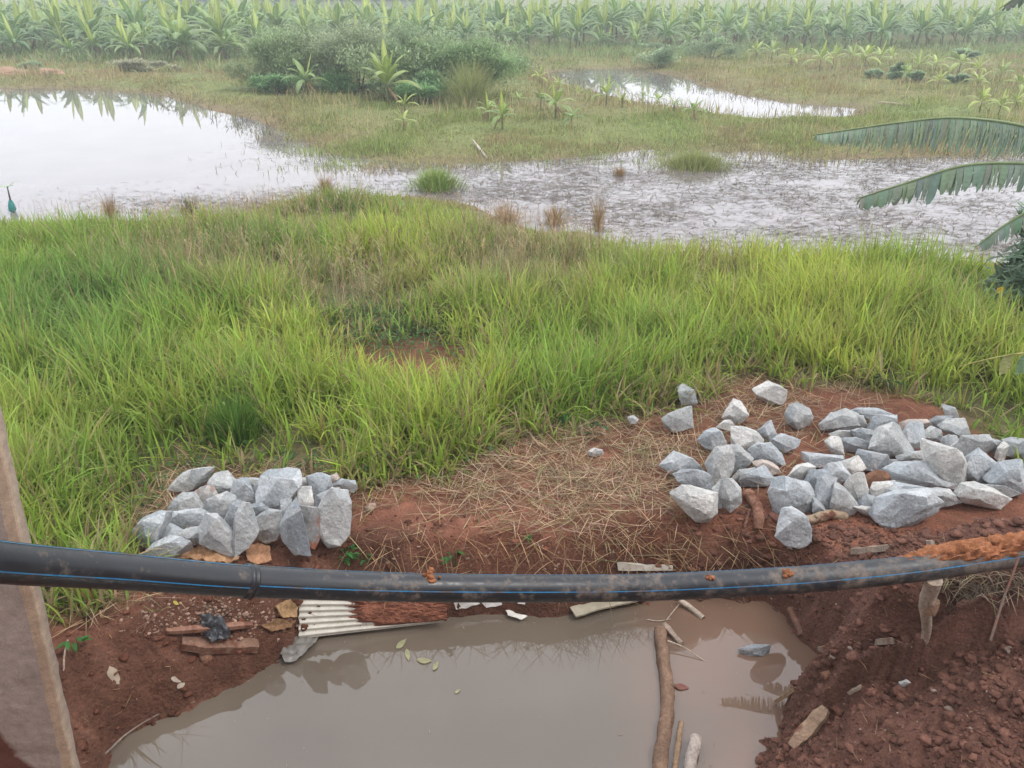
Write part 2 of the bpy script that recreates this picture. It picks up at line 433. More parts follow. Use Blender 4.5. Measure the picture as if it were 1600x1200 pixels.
GREEN, YEL, BLUE = (.215, .360, .058), (.43, .50, .092), (.165, .295, .095)
STRW, SEED, OLIV = (.47, .37, .20), (.42, .31, .195), (.24, .25, .125)
def tall_grass():
    parts = []
    dens = 1700
    n = int(dens*area(3.3, 14.2))
    x, y = scatter(n, 3.3, 14.2)
    tn = fbm(x, y, 1.1, 3, 301)                    # tussocks
    fine = fbm(x, y, 5.5, 2, 302)
    px, py = proj(x, y, 0*x)
    d = poly_sdf(x, y, TALL)+.22*fbm(x, y, 2.2, 3, 300)
    # thin out with distance (blades there are finer than a pixel) and in bare places
    keep = np.clip(1.15-(y-6)/15, .45, 1)*sstep(.04, -.12, d)
    bare = np.clip(1.35*gauss(px, py, 635, 556, 110, 46)+.7*gauss(px, py, 540, 470, 60, 40)+.4*gauss(px, py, 760, 420, 70, 40), 0, 1)
    dull = np.clip(.75*gauss(px, py, 330, 430, 130, 46)+gauss(px, py, 830, 425, 120, 60)+.8*gauss(px, py, 560, 470, 90, 40)+.5*gauss(px, py, 480, 350, 120, 22)+.5*gauss(px, py, 1110, 440, 40, 30), 0, 1)
    clump = np.clip(.60+1.1*tn+1.3*fine, .08, 1)
    keep = keep*(1-.93*bare)*clump*(1-.25*dull)
    k = rng.random(n) < keep
    x, y, tn, fine, px, py, bare, dull, d = [q[k] for q in (x, y, tn, fine, px, py, bare, dull, d)]
    n = len(x)
    z = ground_z(x, y, False)
    k = z > np.where(y > 9, ZP-.16, ZW-.02); x, y, z, tn, fine, px, py, bare, dull, d = [q[k] for q in (x, y, z, tn, fine, px, py, bare, dull, d)]
    n = len(x)
    edge = sstep(0, -.55, d)
    hgt = (.25+.23*edge)*(1+.62*tn+.35*fine).clip(.45, 1.7)*(1-.55*bare)*(1-.42*dull)*(1+.18*gauss(px, py, 150, 560, 260, 120)+.16*gauss(px, py, 1200, 470, 320, 110))
    hgt = hgt*(1-.3*sstep(10.5, 13, y))
    L = hgt*rng.uniform(.55, 1.2, n)
    W = rng.uniform(.009, .0225, n)*(1+.03*(y-5))*(1-.35*dull)
    # tussocks flow together: neighbours lean alike
    flow = 2*math.pi*vnoise(x*.8, y*.8, 401)*1.6
    az = flow+rng.normal(0, 1.7, n)
    lean = np.abs(rng.normal(.18, .20, n)); bend = np.abs(rng.normal(.88, .68, n))*(.4+.9*rng.random(n))
    flop = rng.random(n) < (.14+.25*(1-edge)); lean[flop] += rng.uniform(.3, .9, flop.sum())
    c = np.tile(np.array(GREEN), (n, 1))
    ly = np.clip(.42+.9*fbm(x, y, .55, 3, 303)+.35*fine, 0, 1)
    ly = np.clip(ly+.75*gauss(px, py, 640, 425, 150, 42)+.45*gauss(px, py, 430, 560, 160, 75)+.35*gauss(px, py, 1150, 520, 330, 90)+.4*gauss(px, py, 660, 600, 120, 60)-.4*gauss(px, py, 120, 500, 220, 90), 0, 1)
    c = mixw(c, ly, YEL)
    lb = np.clip(.75*gauss(px, py, 110, 520, 230, 110)+.5*gauss(px, py, 1500, 520, 200, 80)+.35*gauss(px, py, 150, 760, 160, 70)+.5*gauss(px, py, 370, 640, 60, 45)+.5*fbm(x, y, .8, 2, 304), 0, 1)
    c = mixw(c, lb*.6, BLUE)
    c = mixw(c, np.clip(dull, 0, 1)*.7, OLIV)
    c = mixw(c, .8*gauss(px, py, 520, 335, 75, 18), (.105, .22, .025))
    dryp = .07+.30*dull+.25*bare+.35*(1-edge)*(y < 7.5)+.10*sstep(11.5, 13, y)+.10*np.clip(fbm(x, y, .5, 2, 309), 0, 1)
    dry = rng.random(n) < dryp
    c[dry] = np.array(STRW)*rng.uniform(.55, 1.05, (dry.sum(), 1))
    c = jit(c, .20)
    tip = c.copy(); yt = rng.random(n) < .22; tip[yt] = tip[yt]*.5+np.array((.30, .25, .09))*.5
    near = y < 8.5
    for sel, K in ((near, 4), (~near, 3)):
        parts.append(blades(np.stack([x, y, z-.01], 1)[sel], L[sel], W[sel], az[sel], lean[sel], bend[sel], c[sel], K, tip[sel]))
    stuff('tall_grass', parts, M['grass'], 'tall bright green grass filling the bank between the ponds and the rubble')
    # flowering stalks with thin brownish heads in the dull patches
    n = 26000; x, y = scatter(n, 7, 13.6); px, py = proj(x, y, 0*x)
    w = np.clip(1.1*gauss(px, py, 330, 425, 150, 55)+.9*gauss(px, py, 820, 410, 130, 55)+.7*gauss(px, py, 560, 455, 90, 40)+.6*gauss(px, py, 480, 345, 170, 25)+.5*gauss(px, py, 1110, 440, 60, 30)+.45*gauss(px, py, 900, 370, 160, 24)+.5*gauss(px, py, 230, 350, 200, 14), 0, 1)
    k = (rng.random(n) < w) & (poly_sdf(x, y, TALL) < .35); x, y = x[k], y[k]; n = len(x); z = ground_z(x, y, False)
    k = (z > ZP-.14) & (rng.random(n) < .48); x, y, z = x[k], y[k], z[k]; n = len(x)
    L = rng.uniform(.36, .60, n); az = rng.uniform(0, 6.28, n)
    c = jit(np.tile(np.array(SEED), (n, 1)), .25)
    a = blades(np.stack([x, y, z], 1), L, np.full(n, .0045), az, rng.uniform(0, .25, n), rng.uniform(0, .5, n), c, 3)
    parts = [a]
    tips = a[0].reshape(n, 4, 2, 3).mean(2)[:, 2:, :]
    for q in range(7):
        tpt = tips[:, 0]*(1-q/7)+tips[:, 1]*(q/7)
        parts.append(blades(tpt, rng.uniform(.03, .075, n), np.full(n, .005), rng.uniform(0, 6.28, n), rng.uniform(.4, 1.1, n), rng.uniform(0, .6, n), jit(c, .15), 2))
    stuff('seeding_grass', parts, M['dry'], 'thin brownish flowering grass in dull patches of the bank')
tall_grass()

def straw():
    """cut and trampled dry stalks lying over the red soil"""
    parts = []
    n = 125000; x, y = scatter(n, 3.3, 7.6, 1.0); px, py = proj(x, y, 0*x)
    d = poly_sdf(x, y, STRAW)+.22*fbm(x, y, 2.0, 4, 500)
    w = sstep(.38, -.22, d)*np.clip(.85+1.2*fbm(x, y, 2.6, 3, 501), .10, 1)
    w = w*.60*(1-.45*sstep(1030, 1120, px))*(1-.35*gauss(px, py, 1330, 640, 90, 45)); w = np.maximum(w, .55*gauss(px, py, 560, 725, 45, 25)); w = np.maximum(w, .5*gauss(px, py, 260, 790, 70, 35)); w = np.maximum(w, .45*gauss(px, py, 400, 735, 130, 14)); w = np.maximum(w, .55*gauss(px, py, 130, 930, 90, 26))
    w = w*(1-.75*gauss(px, py, 640, 800, 90, 30))
    k = rng.random(n) < w; x, y = x[k], y[k]; n = len(x)
    z = ground_z(x, y)+rng.random(n)**2*.05+.004
    c = np.tile(np.array((.50, .37, .235)), (n, 1))*rng.uniform(.45, 1.1, (n, 1))
    br = rng.random(n) < .3; c[br] = np.array((.19, .115, .065))*rng.uniform(.7, 1.2, (br.sum(), 1))
    gr = rng.random(n) < .06; c[gr] = np.array((.17, .19, .06))
    parts.append(blades(np.stack([x, y, z], 1), rng.uniform(.07, .36, n), rng.uniform(.003, .0070, n), rng.uniform(0, 6.28, n), rng.uniform(1.28, 1.62, n), rng.normal(.05, .28, n), jit(c, .12), 3))
    # stalks hanging over the lip of the pit and sticking out of the bank
    n = 700; px = rng.uniform(540, 1260, n); py = rng.uniform(820, 900, n)
    w = np.maximum(gauss(px, py, 930, 850, 150, 40), .35)
    k = rng.random(n) < w; px, py = px[k], py[k]; n = len(px)
    P = np.array([hit(a, b) for a, b in zip(px, py)])
    P[:, 2] += .01
    c = jit(np.tile(np.array((.30, .20, .105)), (n, 1)), .25)
    parts.append(blades(P, rng.uniform(.08, .38, n), rng.uniform(.003, .006, n), -1.57+rng.normal(0, .8, n), rng.uniform(1.2, 1.9, n), rng.uniform(.1, 1.0, n), c, 4))
    # scraps of stalk on the soil all round the pit
    n = 5200; x = rng.uniform(-2.4, 3.2, n); y = rng.uniform(2.0, 4.7, n)
    k = (poly_sdf(x, y, PIT) > .06) & (rng.random(n) < np.where(x > .9, .35, .6)); x, y = x[k], y[k]; n = len(x)
    z = ground_z(x, y)+.006
    c = jit(np.tile(np.array((.27, .17, .10)), (n, 1)), .3)
    parts.append(blades(np.stack([x, y, z], 1), rng.uniform(.015, .13, n)*rng.uniform(.3, 1, n), rng.uniform(.002, .006, n), rng.uniform(0, 6.28, n), rng.uniform(1.1, 1.75, n), rng.normal(0, .4, n), c, 2))
    stuff('straw', parts, M['dry'], 'pale dry cut stalks lying over the red soil')
straw()

def marsh():
    """drowned stems and leaves floating on the shallow water"""
    parts = []
    n = int(400*area(11, 25)); x, y = scatter(n, 11, 25)
    px, py = proj(x, y, 0*x+ZP)
    d = poly_sdf(x, y, LITTER)
    m = np.clip(.52+.70*fbm(x, y*1.3, .8, 4, 600)+.25*fbm(x*.5, y*3, 2.2, 2, 601), .03, 1)*sstep(.15, -.6, d)
    m = m*(.7+.3*sstep(600, 760, px)); m = np.maximum(m, .75*gauss(px, py, 600, 250, 150, 12)*np.clip(.7+fbm(x, y, 1.2, 3, 611), 0, 1)); m = np.maximum(m, .6*gauss(px, py, 460, 218, 50, 20)*np.clip(.6+1.4*fbm(x, y, 1.0, 3, 612), 0, 1))
    m = np.maximum(m, .8*gauss(px, py, 330, 322, 160, 16))
    k = (rng.random(n) < m); x, y = x[k], y[k]; n = len(x)
    k = ground_z(x, y, False) < ZP+.02; x, y = x[k], y[k]; n = len(x)
    z = np.full(n, ZP+.003)+rng.random(n)*.004
    c = jit(np.tile(np.array((.165, .128, .112)), (n, 1)), .35); g = rng.random(n) < .25; c[g] = np.array((.15, .14, .07))*rng.uniform(.7, 1.2, (g.sum(), 1))
    az = np.where(rng.random(n) < .6, rng.normal(0, .45, n)+math.pi*rng.integers(0, 2, n), rng.uniform(0, 6.28, n))
    fl = rng.random(n) < .62
    for s_, lo, hi, b0, b1 in ((fl, 1.555, 1.57, -.01, .01), (~fl, 1.22, 1.48, .25, .75)):
        q = s_.sum()
        parts.append(blades(np.stack([x, y, z], 1)[s_], rng.uniform(.06, .32, q), rng.uniform(.006, .016, q), az[s_], rng.uniform(lo, hi, q), rng.uniform(b0, b1, q), c[s_], 4, None, rng.normal(0, .12, q)))
    # half-sunk stems that stand out of the water
    q = rng.random(n) < .24; m2 = q.sum()
    parts.append(blades(np.stack([x, y, z-.02], 1)[q], rng.uniform(.03, .13, m2), rng.uniform(.005, .011, m2), rng.uniform(0, 6.28, m2), rng.uniform(.3, 1.3, m2), rng.uniform(0, .9, m2), c[q]*.9, 2))
    # thin weed mats in the far pool and along the far shores
    n = 26000; x, y = scatter(n, 19, 44); z = ground_z(x, y, False)
    sh = np.abs(z-ZP+.03) < .10
    k = sh & (rng.random(n) < .75); x, y = x[k], y[k]; n = len(x)
    c = jit(np.tile(np.array((.17, .135, .075)), (n, 1)), .25); g = rng.random(n) < .4; c[g] = np.array((.13, .14, .05))
    z = np.maximum(ground_z(x, y, False), ZP)
    parts.append(blades(np.stack([x, y, z], 1), rng.uniform(.08, .28, n), rng.uniform(.015, .035, n), rng.uniform(0, 6.28, n), rng.uniform(.2, 1.45, n), rng.uniform(0, .6, n), c, 2))
    stuff('floating_weed', parts, M['dry'], 'dark drowned stems floating on the shallow pale water')
marsh()

def short_grass():
    """rough grazing beyond the water, as far as the plantation"""
    parts = []
    n = 420000
    y = 14+46*rng.random(n)**1.5; x = rng.uniform(-1, 1, n)*(1.5+.72*y)
    z = ground_z(x, y, False)
    px, py = proj(x, y, z)
    k = (z > ZP-.10) & ~((poly_sdf(x, y, TALL) < .5)) & ((z > ZP+.02) | (rng.random(n) < np.clip(.5+1.3*fbm(x, y, .8, 3, 731), 0, 1))); x, y, z, px, py = [q[k] for q in (x, y, z, px, py)]; n = len(x)
    shore = sstep(.10, .0, z-ZP)
    k = rng.random(n) < (1-.35*shore)*np.clip(.7+.8*fbm(x, y, .5, 3, 700), .1, 1); x, y, z, px, py, shore = [q[k] for q in (x, y, z, px, py, shore)]; n = len(x)
    g = np.clip(.68+1.0*fbm(x, y, .25, 3, 702)-.5*shore, 0, 1)
    g = np.clip(g-.6*gauss(px, py, 1230, 130, 200, 30)-.5*gauss(px, py, 330, 165, 130, 25)-.4*gauss(px, py, 480, 190, 80, 40)+.3*gauss(px, py, 650, 190, 120, 40)-.7*gauss(px, py, 100, 118, 300, 12), 0, 1)
    c = mixw(np.tile(np.array((.33, .255, .135)), (n, 1)), g, (.235, .285, .085))
    c = mixw(c, np.clip(fbm(x, y, .9, 2, 703), 0, 1), (.33, .34, .10))
    tall = np.clip(.5+fbm(x, y, .7, 3, 704), .2, 1.3)*(1-.5*shore)
    L = tall*(.07+.30*rng.random(n)**1.6)*(1+.9*np.clip(fbm(x, y, .45, 3, 741)-.15, 0, 1)); W = (.006+.0008*y)*rng.uniform(.7, 1.4, n)
    parts.append(blades(np.stack([x, y, z-.01], 1), L, W, rng.uniform(0, 6.28, n), np.abs(rng.normal(.2, .25, n)), np.abs(rng.normal(.5, .4, n)), jit(c, .2), 2))
    # ragged weeds wading out from the far side of the marsh, and taller dry stalks on the rough ground
    n = 210000; y = rng.uniform(16, 27, n); x = rng.uniform(-1, 1, n)*(2+.75*y); px, py = proj(x, y, 0*x+ZP)
    w = np.maximum.reduce([1.0*gauss(px, py, 1180, 225, 150, 20), .8*gauss(px, py, 1050, 240, 160, 15), .75*gauss(px, py, 850, 246, 130, 8), .7*gauss(px, py, 1500, 238, 180, 10), .5*gauss(px, py, 640, 248, 90, 8), .85*gauss(px, py, 485, 212, 45, 16), .95*gauss(px, py, 575, 238, 95, 13), .85*gauss(px, py, 640, 258, 130, 9), .6*gauss(px, py, 520, 262, 90, 12)])*np.clip(.65+1.2*fbm(x, y, 1.0, 3, 733), 0, 1)
    k = rng.random(n) < w; x, y = x[k], y[k]; n = len(x); z = np.maximum(ground_z(x, y, False), ZP-.04)
    c = mixw(np.tile(np.array((.30, .36, .12)), (n, 1)), np.clip(.35+fbm(x, y, .7, 3, 734), 0, 1), (.36, .28, .16))
    parts.append(blades(np.stack([x, y, z], 1), rng.uniform(.06, .24, n), rng.uniform(.012, .024, n), rng.uniform(0, 6.28, n), np.abs(rng.normal(.3, .35, n)), np.abs(rng.normal(.6, .5, n)), jit(c, .22), 2))
    n = 30000; y = rng.uniform(17, 46, n); x = rng.uniform(-1, 1, n)*(2+.72*y); z = ground_z(x, y, False)
    k = (z > ZP+.02) & (rng.random(n) < np.clip(.1+1.6*fbm(x, y, .5, 3, 735), 0, 1)); x, y, z = x[k], y[k], z[k]; n = len(x)
    parts.append(blades(np.stack([x, y, z], 1), rng.uniform(.25, .6, n), rng.uniform(.010, .02, n)+.0003*y, rng.uniform(0, 6.28, n), np.abs(rng.normal(.15, .15, n)), rng.uniform(0, .6, n), jit(np.tile(np.array((.42, .35, .19)), (n, 1)), .2), 2))
    stuff('rough_grass', parts, M['grass'], 'low green and brown grass beyond the shallow water')
short_grass()
def field_weeds():
    """knee-high weeds along the foot of the plantation and round the thicket"""
    n = 60000; y = rng.uniform(39, 60, n); x = rng.uniform(-1, 1, n)*(3+.70*y); px, py = proj(x, y, 0*x)
    w = np.clip(.35+1.2*fbm(x, y, .35, 3, 720), 0, 1)*np.maximum(sstep(0, 4, y-np.where(px < 700, 42.5, np.where(px > 1100, 52, 48))+1.5*fbm(x, y, .2, 2, 721)), .7*gauss(px, py, 600, 120, 240, 30))
    k = (rng.random(n) < w) & (ground_z(x, y, False) > ZP+.05); x, y = x[k], y[k]; n = len(x)
    c = mixw(np.tile(np.array((.22, .30, .11)), (n, 1)), np.clip(.3+fbm(x, y, .5, 2, 722), 0, 1), (.30, .30, .14))
    stuff('field_weeds', [blades(np.stack([x, y, ground_z(x, y, False)], 1), rng.uniform(.25, .85, n), rng.uniform(.05, .10, n), rng.uniform(0, 6.28, n), rng.uniform(0, .8, n), rng.uniform(.2, 1.2, n), jit(c, .2), 2)], M['grass'], 'knee high pale green weeds along the foot of the plantation')
field_weeds()

def tussock(name, px, py, wpx, hpx, label, cat, cols, n=500, zb=None, wid=.010, group=None, spread=.5):
    """one grass clump that stands alone"""
    c0 = hit(px, py); sc = FPX/math.hypot(c0.y, CAMZ-c0.z)
    rx = wpx/2/sc; h = hpx/sc*1.08
    a = rng.uniform(0, 6.28, n); r = np.abs(rng.normal(0, .42, n)).clip(0, 1.25)*rx
    P = np.stack([r*np.cos(a), r*np.sin(a)*.8, np.full(n, -.03)], 1)
    c = np.array(cols)[rng.integers(0, len(cols), n)]
    V, F, C = blades(P, h*rng.uniform(.5, 1.15, n)*(1-.55*np.minimum(1, r/rx)**2), np.full(n, wid)*rng.uniform(.6, 1.3, n), a+rng.normal(0, .5, n), spread*.5*r/rx+rng.uniform(0, .15, n), np.abs(rng.normal(spread, .4, n)), jit(c, .2), 4)
    me = np_mesh(name, V, F, np.clip(C, .004, 1))
    return tag(link(name, me, M['grass'], None, (c0.x, c0.y, max(c0.z, ZP) if c0.y > 9 else c0.z)), label, cat, group)
G1 = [(.24, .36, .09), (.28, .38, .10), (.32, .36, .13)]
D1 = [(.40, .28, .16), (.36, .22, .13), (.30, .23, .11)]
tussock('grass_clump', 682, 295, 95, 34, 'round bright green grass clump standing alone in the shallow water', 'grass clump', G1, 1300, wid=.012, spread=.8)
tussock('grass_clump', 1085, 262, 150, 26, 'wide pale green grass patch standing in the middle of the marsh', 'grass clump', [(.27, .31, .10), (.33, .34, .14)], 2200, wid=.012, spread=.9)
tussock('dry_grass_clump', 866, 352, 40, 32, 'rusty dry grass clump at the near edge of the marsh', 'grass clump', D1, 260, wid=.010)
tussock('dry_grass_clump', 934, 362, 16, 62, 'narrow upright brown grass clump rising from the marsh', 'grass clump', D1, 120, wid=.008, spread=.2)
tussock('dry_grass_clump', 968, 275, 26, 16, 'small rusty dry clump far out on the marsh water', 'grass clump', D1, 140, wid=.012)
tussock('dry_grass_clump', 510, 300, 36, 30, 'tan dry grass clump where the left pond narrows', 'grass clump', D1, 220, wid=.010)
tussock('dry_grass_clump', 175, 345, 22, 46, 'upright dry brown grass clump at the near shore of the left pond', 'grass clump', D1, 160, wid=.009, spread=.25)
tussock('dry_grass_clump', 300, 345, 40, 40, 'grey green reedy clump at the near shore of the left pond', 'grass clump', [(.15, .15, .07), (.20, .17, .09)], 260, wid=.009, spread=.3)
tussock('dry_grass_clump', 790, 352, 70, 36, 'brown collapsed grass clump where the green bank meets the marsh', 'grass clump', D1, 400, wid=.009)
tussock('reed_clump', 735, 165, 80, 66, 'tall pale green feathery reed clump right of the grey thicket', 'reed clump', [(.33, .35, .13), (.27, .31, .11)], 1100, wid=.012, spread=.75)
tussock('dark_grass_clump', 372, 690, 95, 80, 'dense dark green grass tuft at the front of the left bank', 'grass clump', [(.12, .23, .045), (.16, .27, .05)], 800, wid=.010, spread=.5)
# ------------------------------------------------------------------ quarried stones
TONE = {'b': ((.33, .358, .380), (.46, .478, .49)), 'g': ((.33, .345, .35), (.46, .46, .45)), 'w': ((.44, .44, .425), (.62, .60, .57)),
        'd': ((.24, .262, .285), (.36, .378, .39)), 'r': ((.30, .30, .30), (.42, .40, .37)), 'p': ((.42, .35, .31), (.52, .45, .40)), 'o': ((.23, .115, .07), (.30, .16, .10))}
def outline_of(s, crop):
    ox, oy, sc = crop
    q = [float(v) for v in s.replace(';', ' ').replace(',', ' ').split()]
    return [(ox+q[i]/sc, oy+q[i+1]/sc) for i in range(0, len(q), 2)]
def stone(outline, tone, label, group, grow=1.15, z0=.04, name='stone', deep=.8, mat=None, seed=0, ground=None):
    rg = random.Random(seed*7919+13)
    mx_ = sum(p[0] for p in outline)/len(outline); my_ = sum(p[1] for p in outline)/len(outline)
    outline = [(mx_+(a-mx_)*grow, my_+(b-my_)*grow) for a, b in outline]
    base = max(outline, key=lambda p: p[1])
    cx = sum(p[0] for p in outline)/len(outline); cy = sum(p[1] for p in outline)/len(outline)
    B = ground if ground is not None else at(base[0], base[1], z0)
    fwd = Vector((0, CP, -SP)); depth = (B-Vector((0, 0, CAMZ))).dot(fwd)
    w = max(p[0] for p in outline)-min(p[0] for p in outline); h = base[1]-min(p[1] for p in outline)
    size = min(w, h)*depth/FPX*deep
    depth += size*.30
    def pt(px, py, dd):
        r = Vector(ray(px, py)); return Vector((0, 0, CAMZ))+r*((depth+dd)/1.0/r.dot(fwd))
    pts = []
    m = len(outline)
    for i, (px, py) in enumerate(outline):
        pts.append(pt(px, py, size*rg.uniform(-.16, .16)))
        nx, ny = outline[(i+1) % m]                                  # edge mid-points a little inside, at other depths
        f = rg.uniform(.3, .7); ex, ey = px+(nx-px)*f, py+(ny-py)*f
        pts.append(pt(cx+(ex-cx)*.96, cy+(ey-cy)*.96, size*rg.uniform(-.30, .30)))
    k0 = rg.uniform(0, 6.28); off = (rg.uniform(-.22, .22), rg.uniform(-.30, .02))
    for i in range(5):                                               # the broken face towards the open side
        a = k0+i*6.28/5+rg.uniform(-.4, .4); rr = rg.uniform(.25, .62)
        pts.append(pt(cx+(off[0]+rr*math.cos(a)*.5)*w, cy+(off[1]+rr*math.sin(a)*.5)*h, -size*rg.uniform(.28, .46)))
    for i in range(6):                                               # the back, bedded in its neighbours
        a = i*6.28/6; pts.append(pt(cx+.36*w*math.cos(a), cy+.36*h*math.sin(a), size*rg.uniform(.3, .55)))
    org = pt(cx, cy, 0); org.z = min(p.z for p in pts)
    bm = bmesh.new()
    for p in pts: bm.verts.new(p-org)
    r = bmesh.ops.convex_hull(bm, input=list(bm.verts))
    bmesh.ops.delete(bm, geom=[v for v in bm.verts if not v.link_faces], context='VERTS')
    bmesh.ops.dissolve_limit(bm, angle_limit=R(14), verts=list(bm.verts), edges=list(bm.edges))
    fs = [(f.normal.copy(), rg.random()) for f in bm.faces]
    lo, hi = TONE[tone]
    lay = bm.loops.layers.float_color.new('Col')
    for f in bm.faces:
        k = rg.random(); k = k*k*(3-2*k)
        t = rg.uniform(.80, 1.06)
        c = [(a*(1-k)+b*k)*t for a, b in zip(lo, hi)]
        for l in f.loops: l[lay] = (*c, 1)
    bmesh.ops.bevel(bm, geom=list(bm.edges), offset=size*.018, segments=1, affect='EDGES', profile=.6, clamp_overlap=True)
    bmesh.ops.triangulate(bm, faces=list(bm.faces))
    for _ in range(3):
        es = [e for e in bm.edges if e.calc_length() > size*.16]
        if not es: break
        bmesh.ops.subdivide_edges(bm, edges=es, cuts=1); bmesh.ops.triangulate(bm, faces=[f for f in bm.faces if len(f.verts) > 3])
    bm.normal_update()
    sd = Vector((seed*3.7, seed*1.3, 0))
    for v in bm.verts:
        q = v.co/size
        dsp = .030*mnoise.noise(q*2.3+sd)+.022*mnoise.noise(q*6+sd)+.022*mnoise.noise(q*12+sd)
        v.co += v.normal*dsp*size
    me = bpy.data.meshes.new(name); bm.to_mesh(me); bm.free()
    me.polygons.foreach_set('use_smooth', np.ones(len(me.polygons), bool)); me.set_sharp_from_angle(angle=R(24))
    o = link(name, me, mat or M['rock_red' if tone in 'r' else 'rock'], None, org)
    return tag(o, label, 'stone', group)
CA, CB, CC = (190, 710, 4.0), (1020, 580, 4.287), (1180, 600, 3.81)
GA, GB, GC = 'stones of the small heap in front of the grass', 'stones strewn over the dry straw', 'stones of the large heap beside the soil mound'
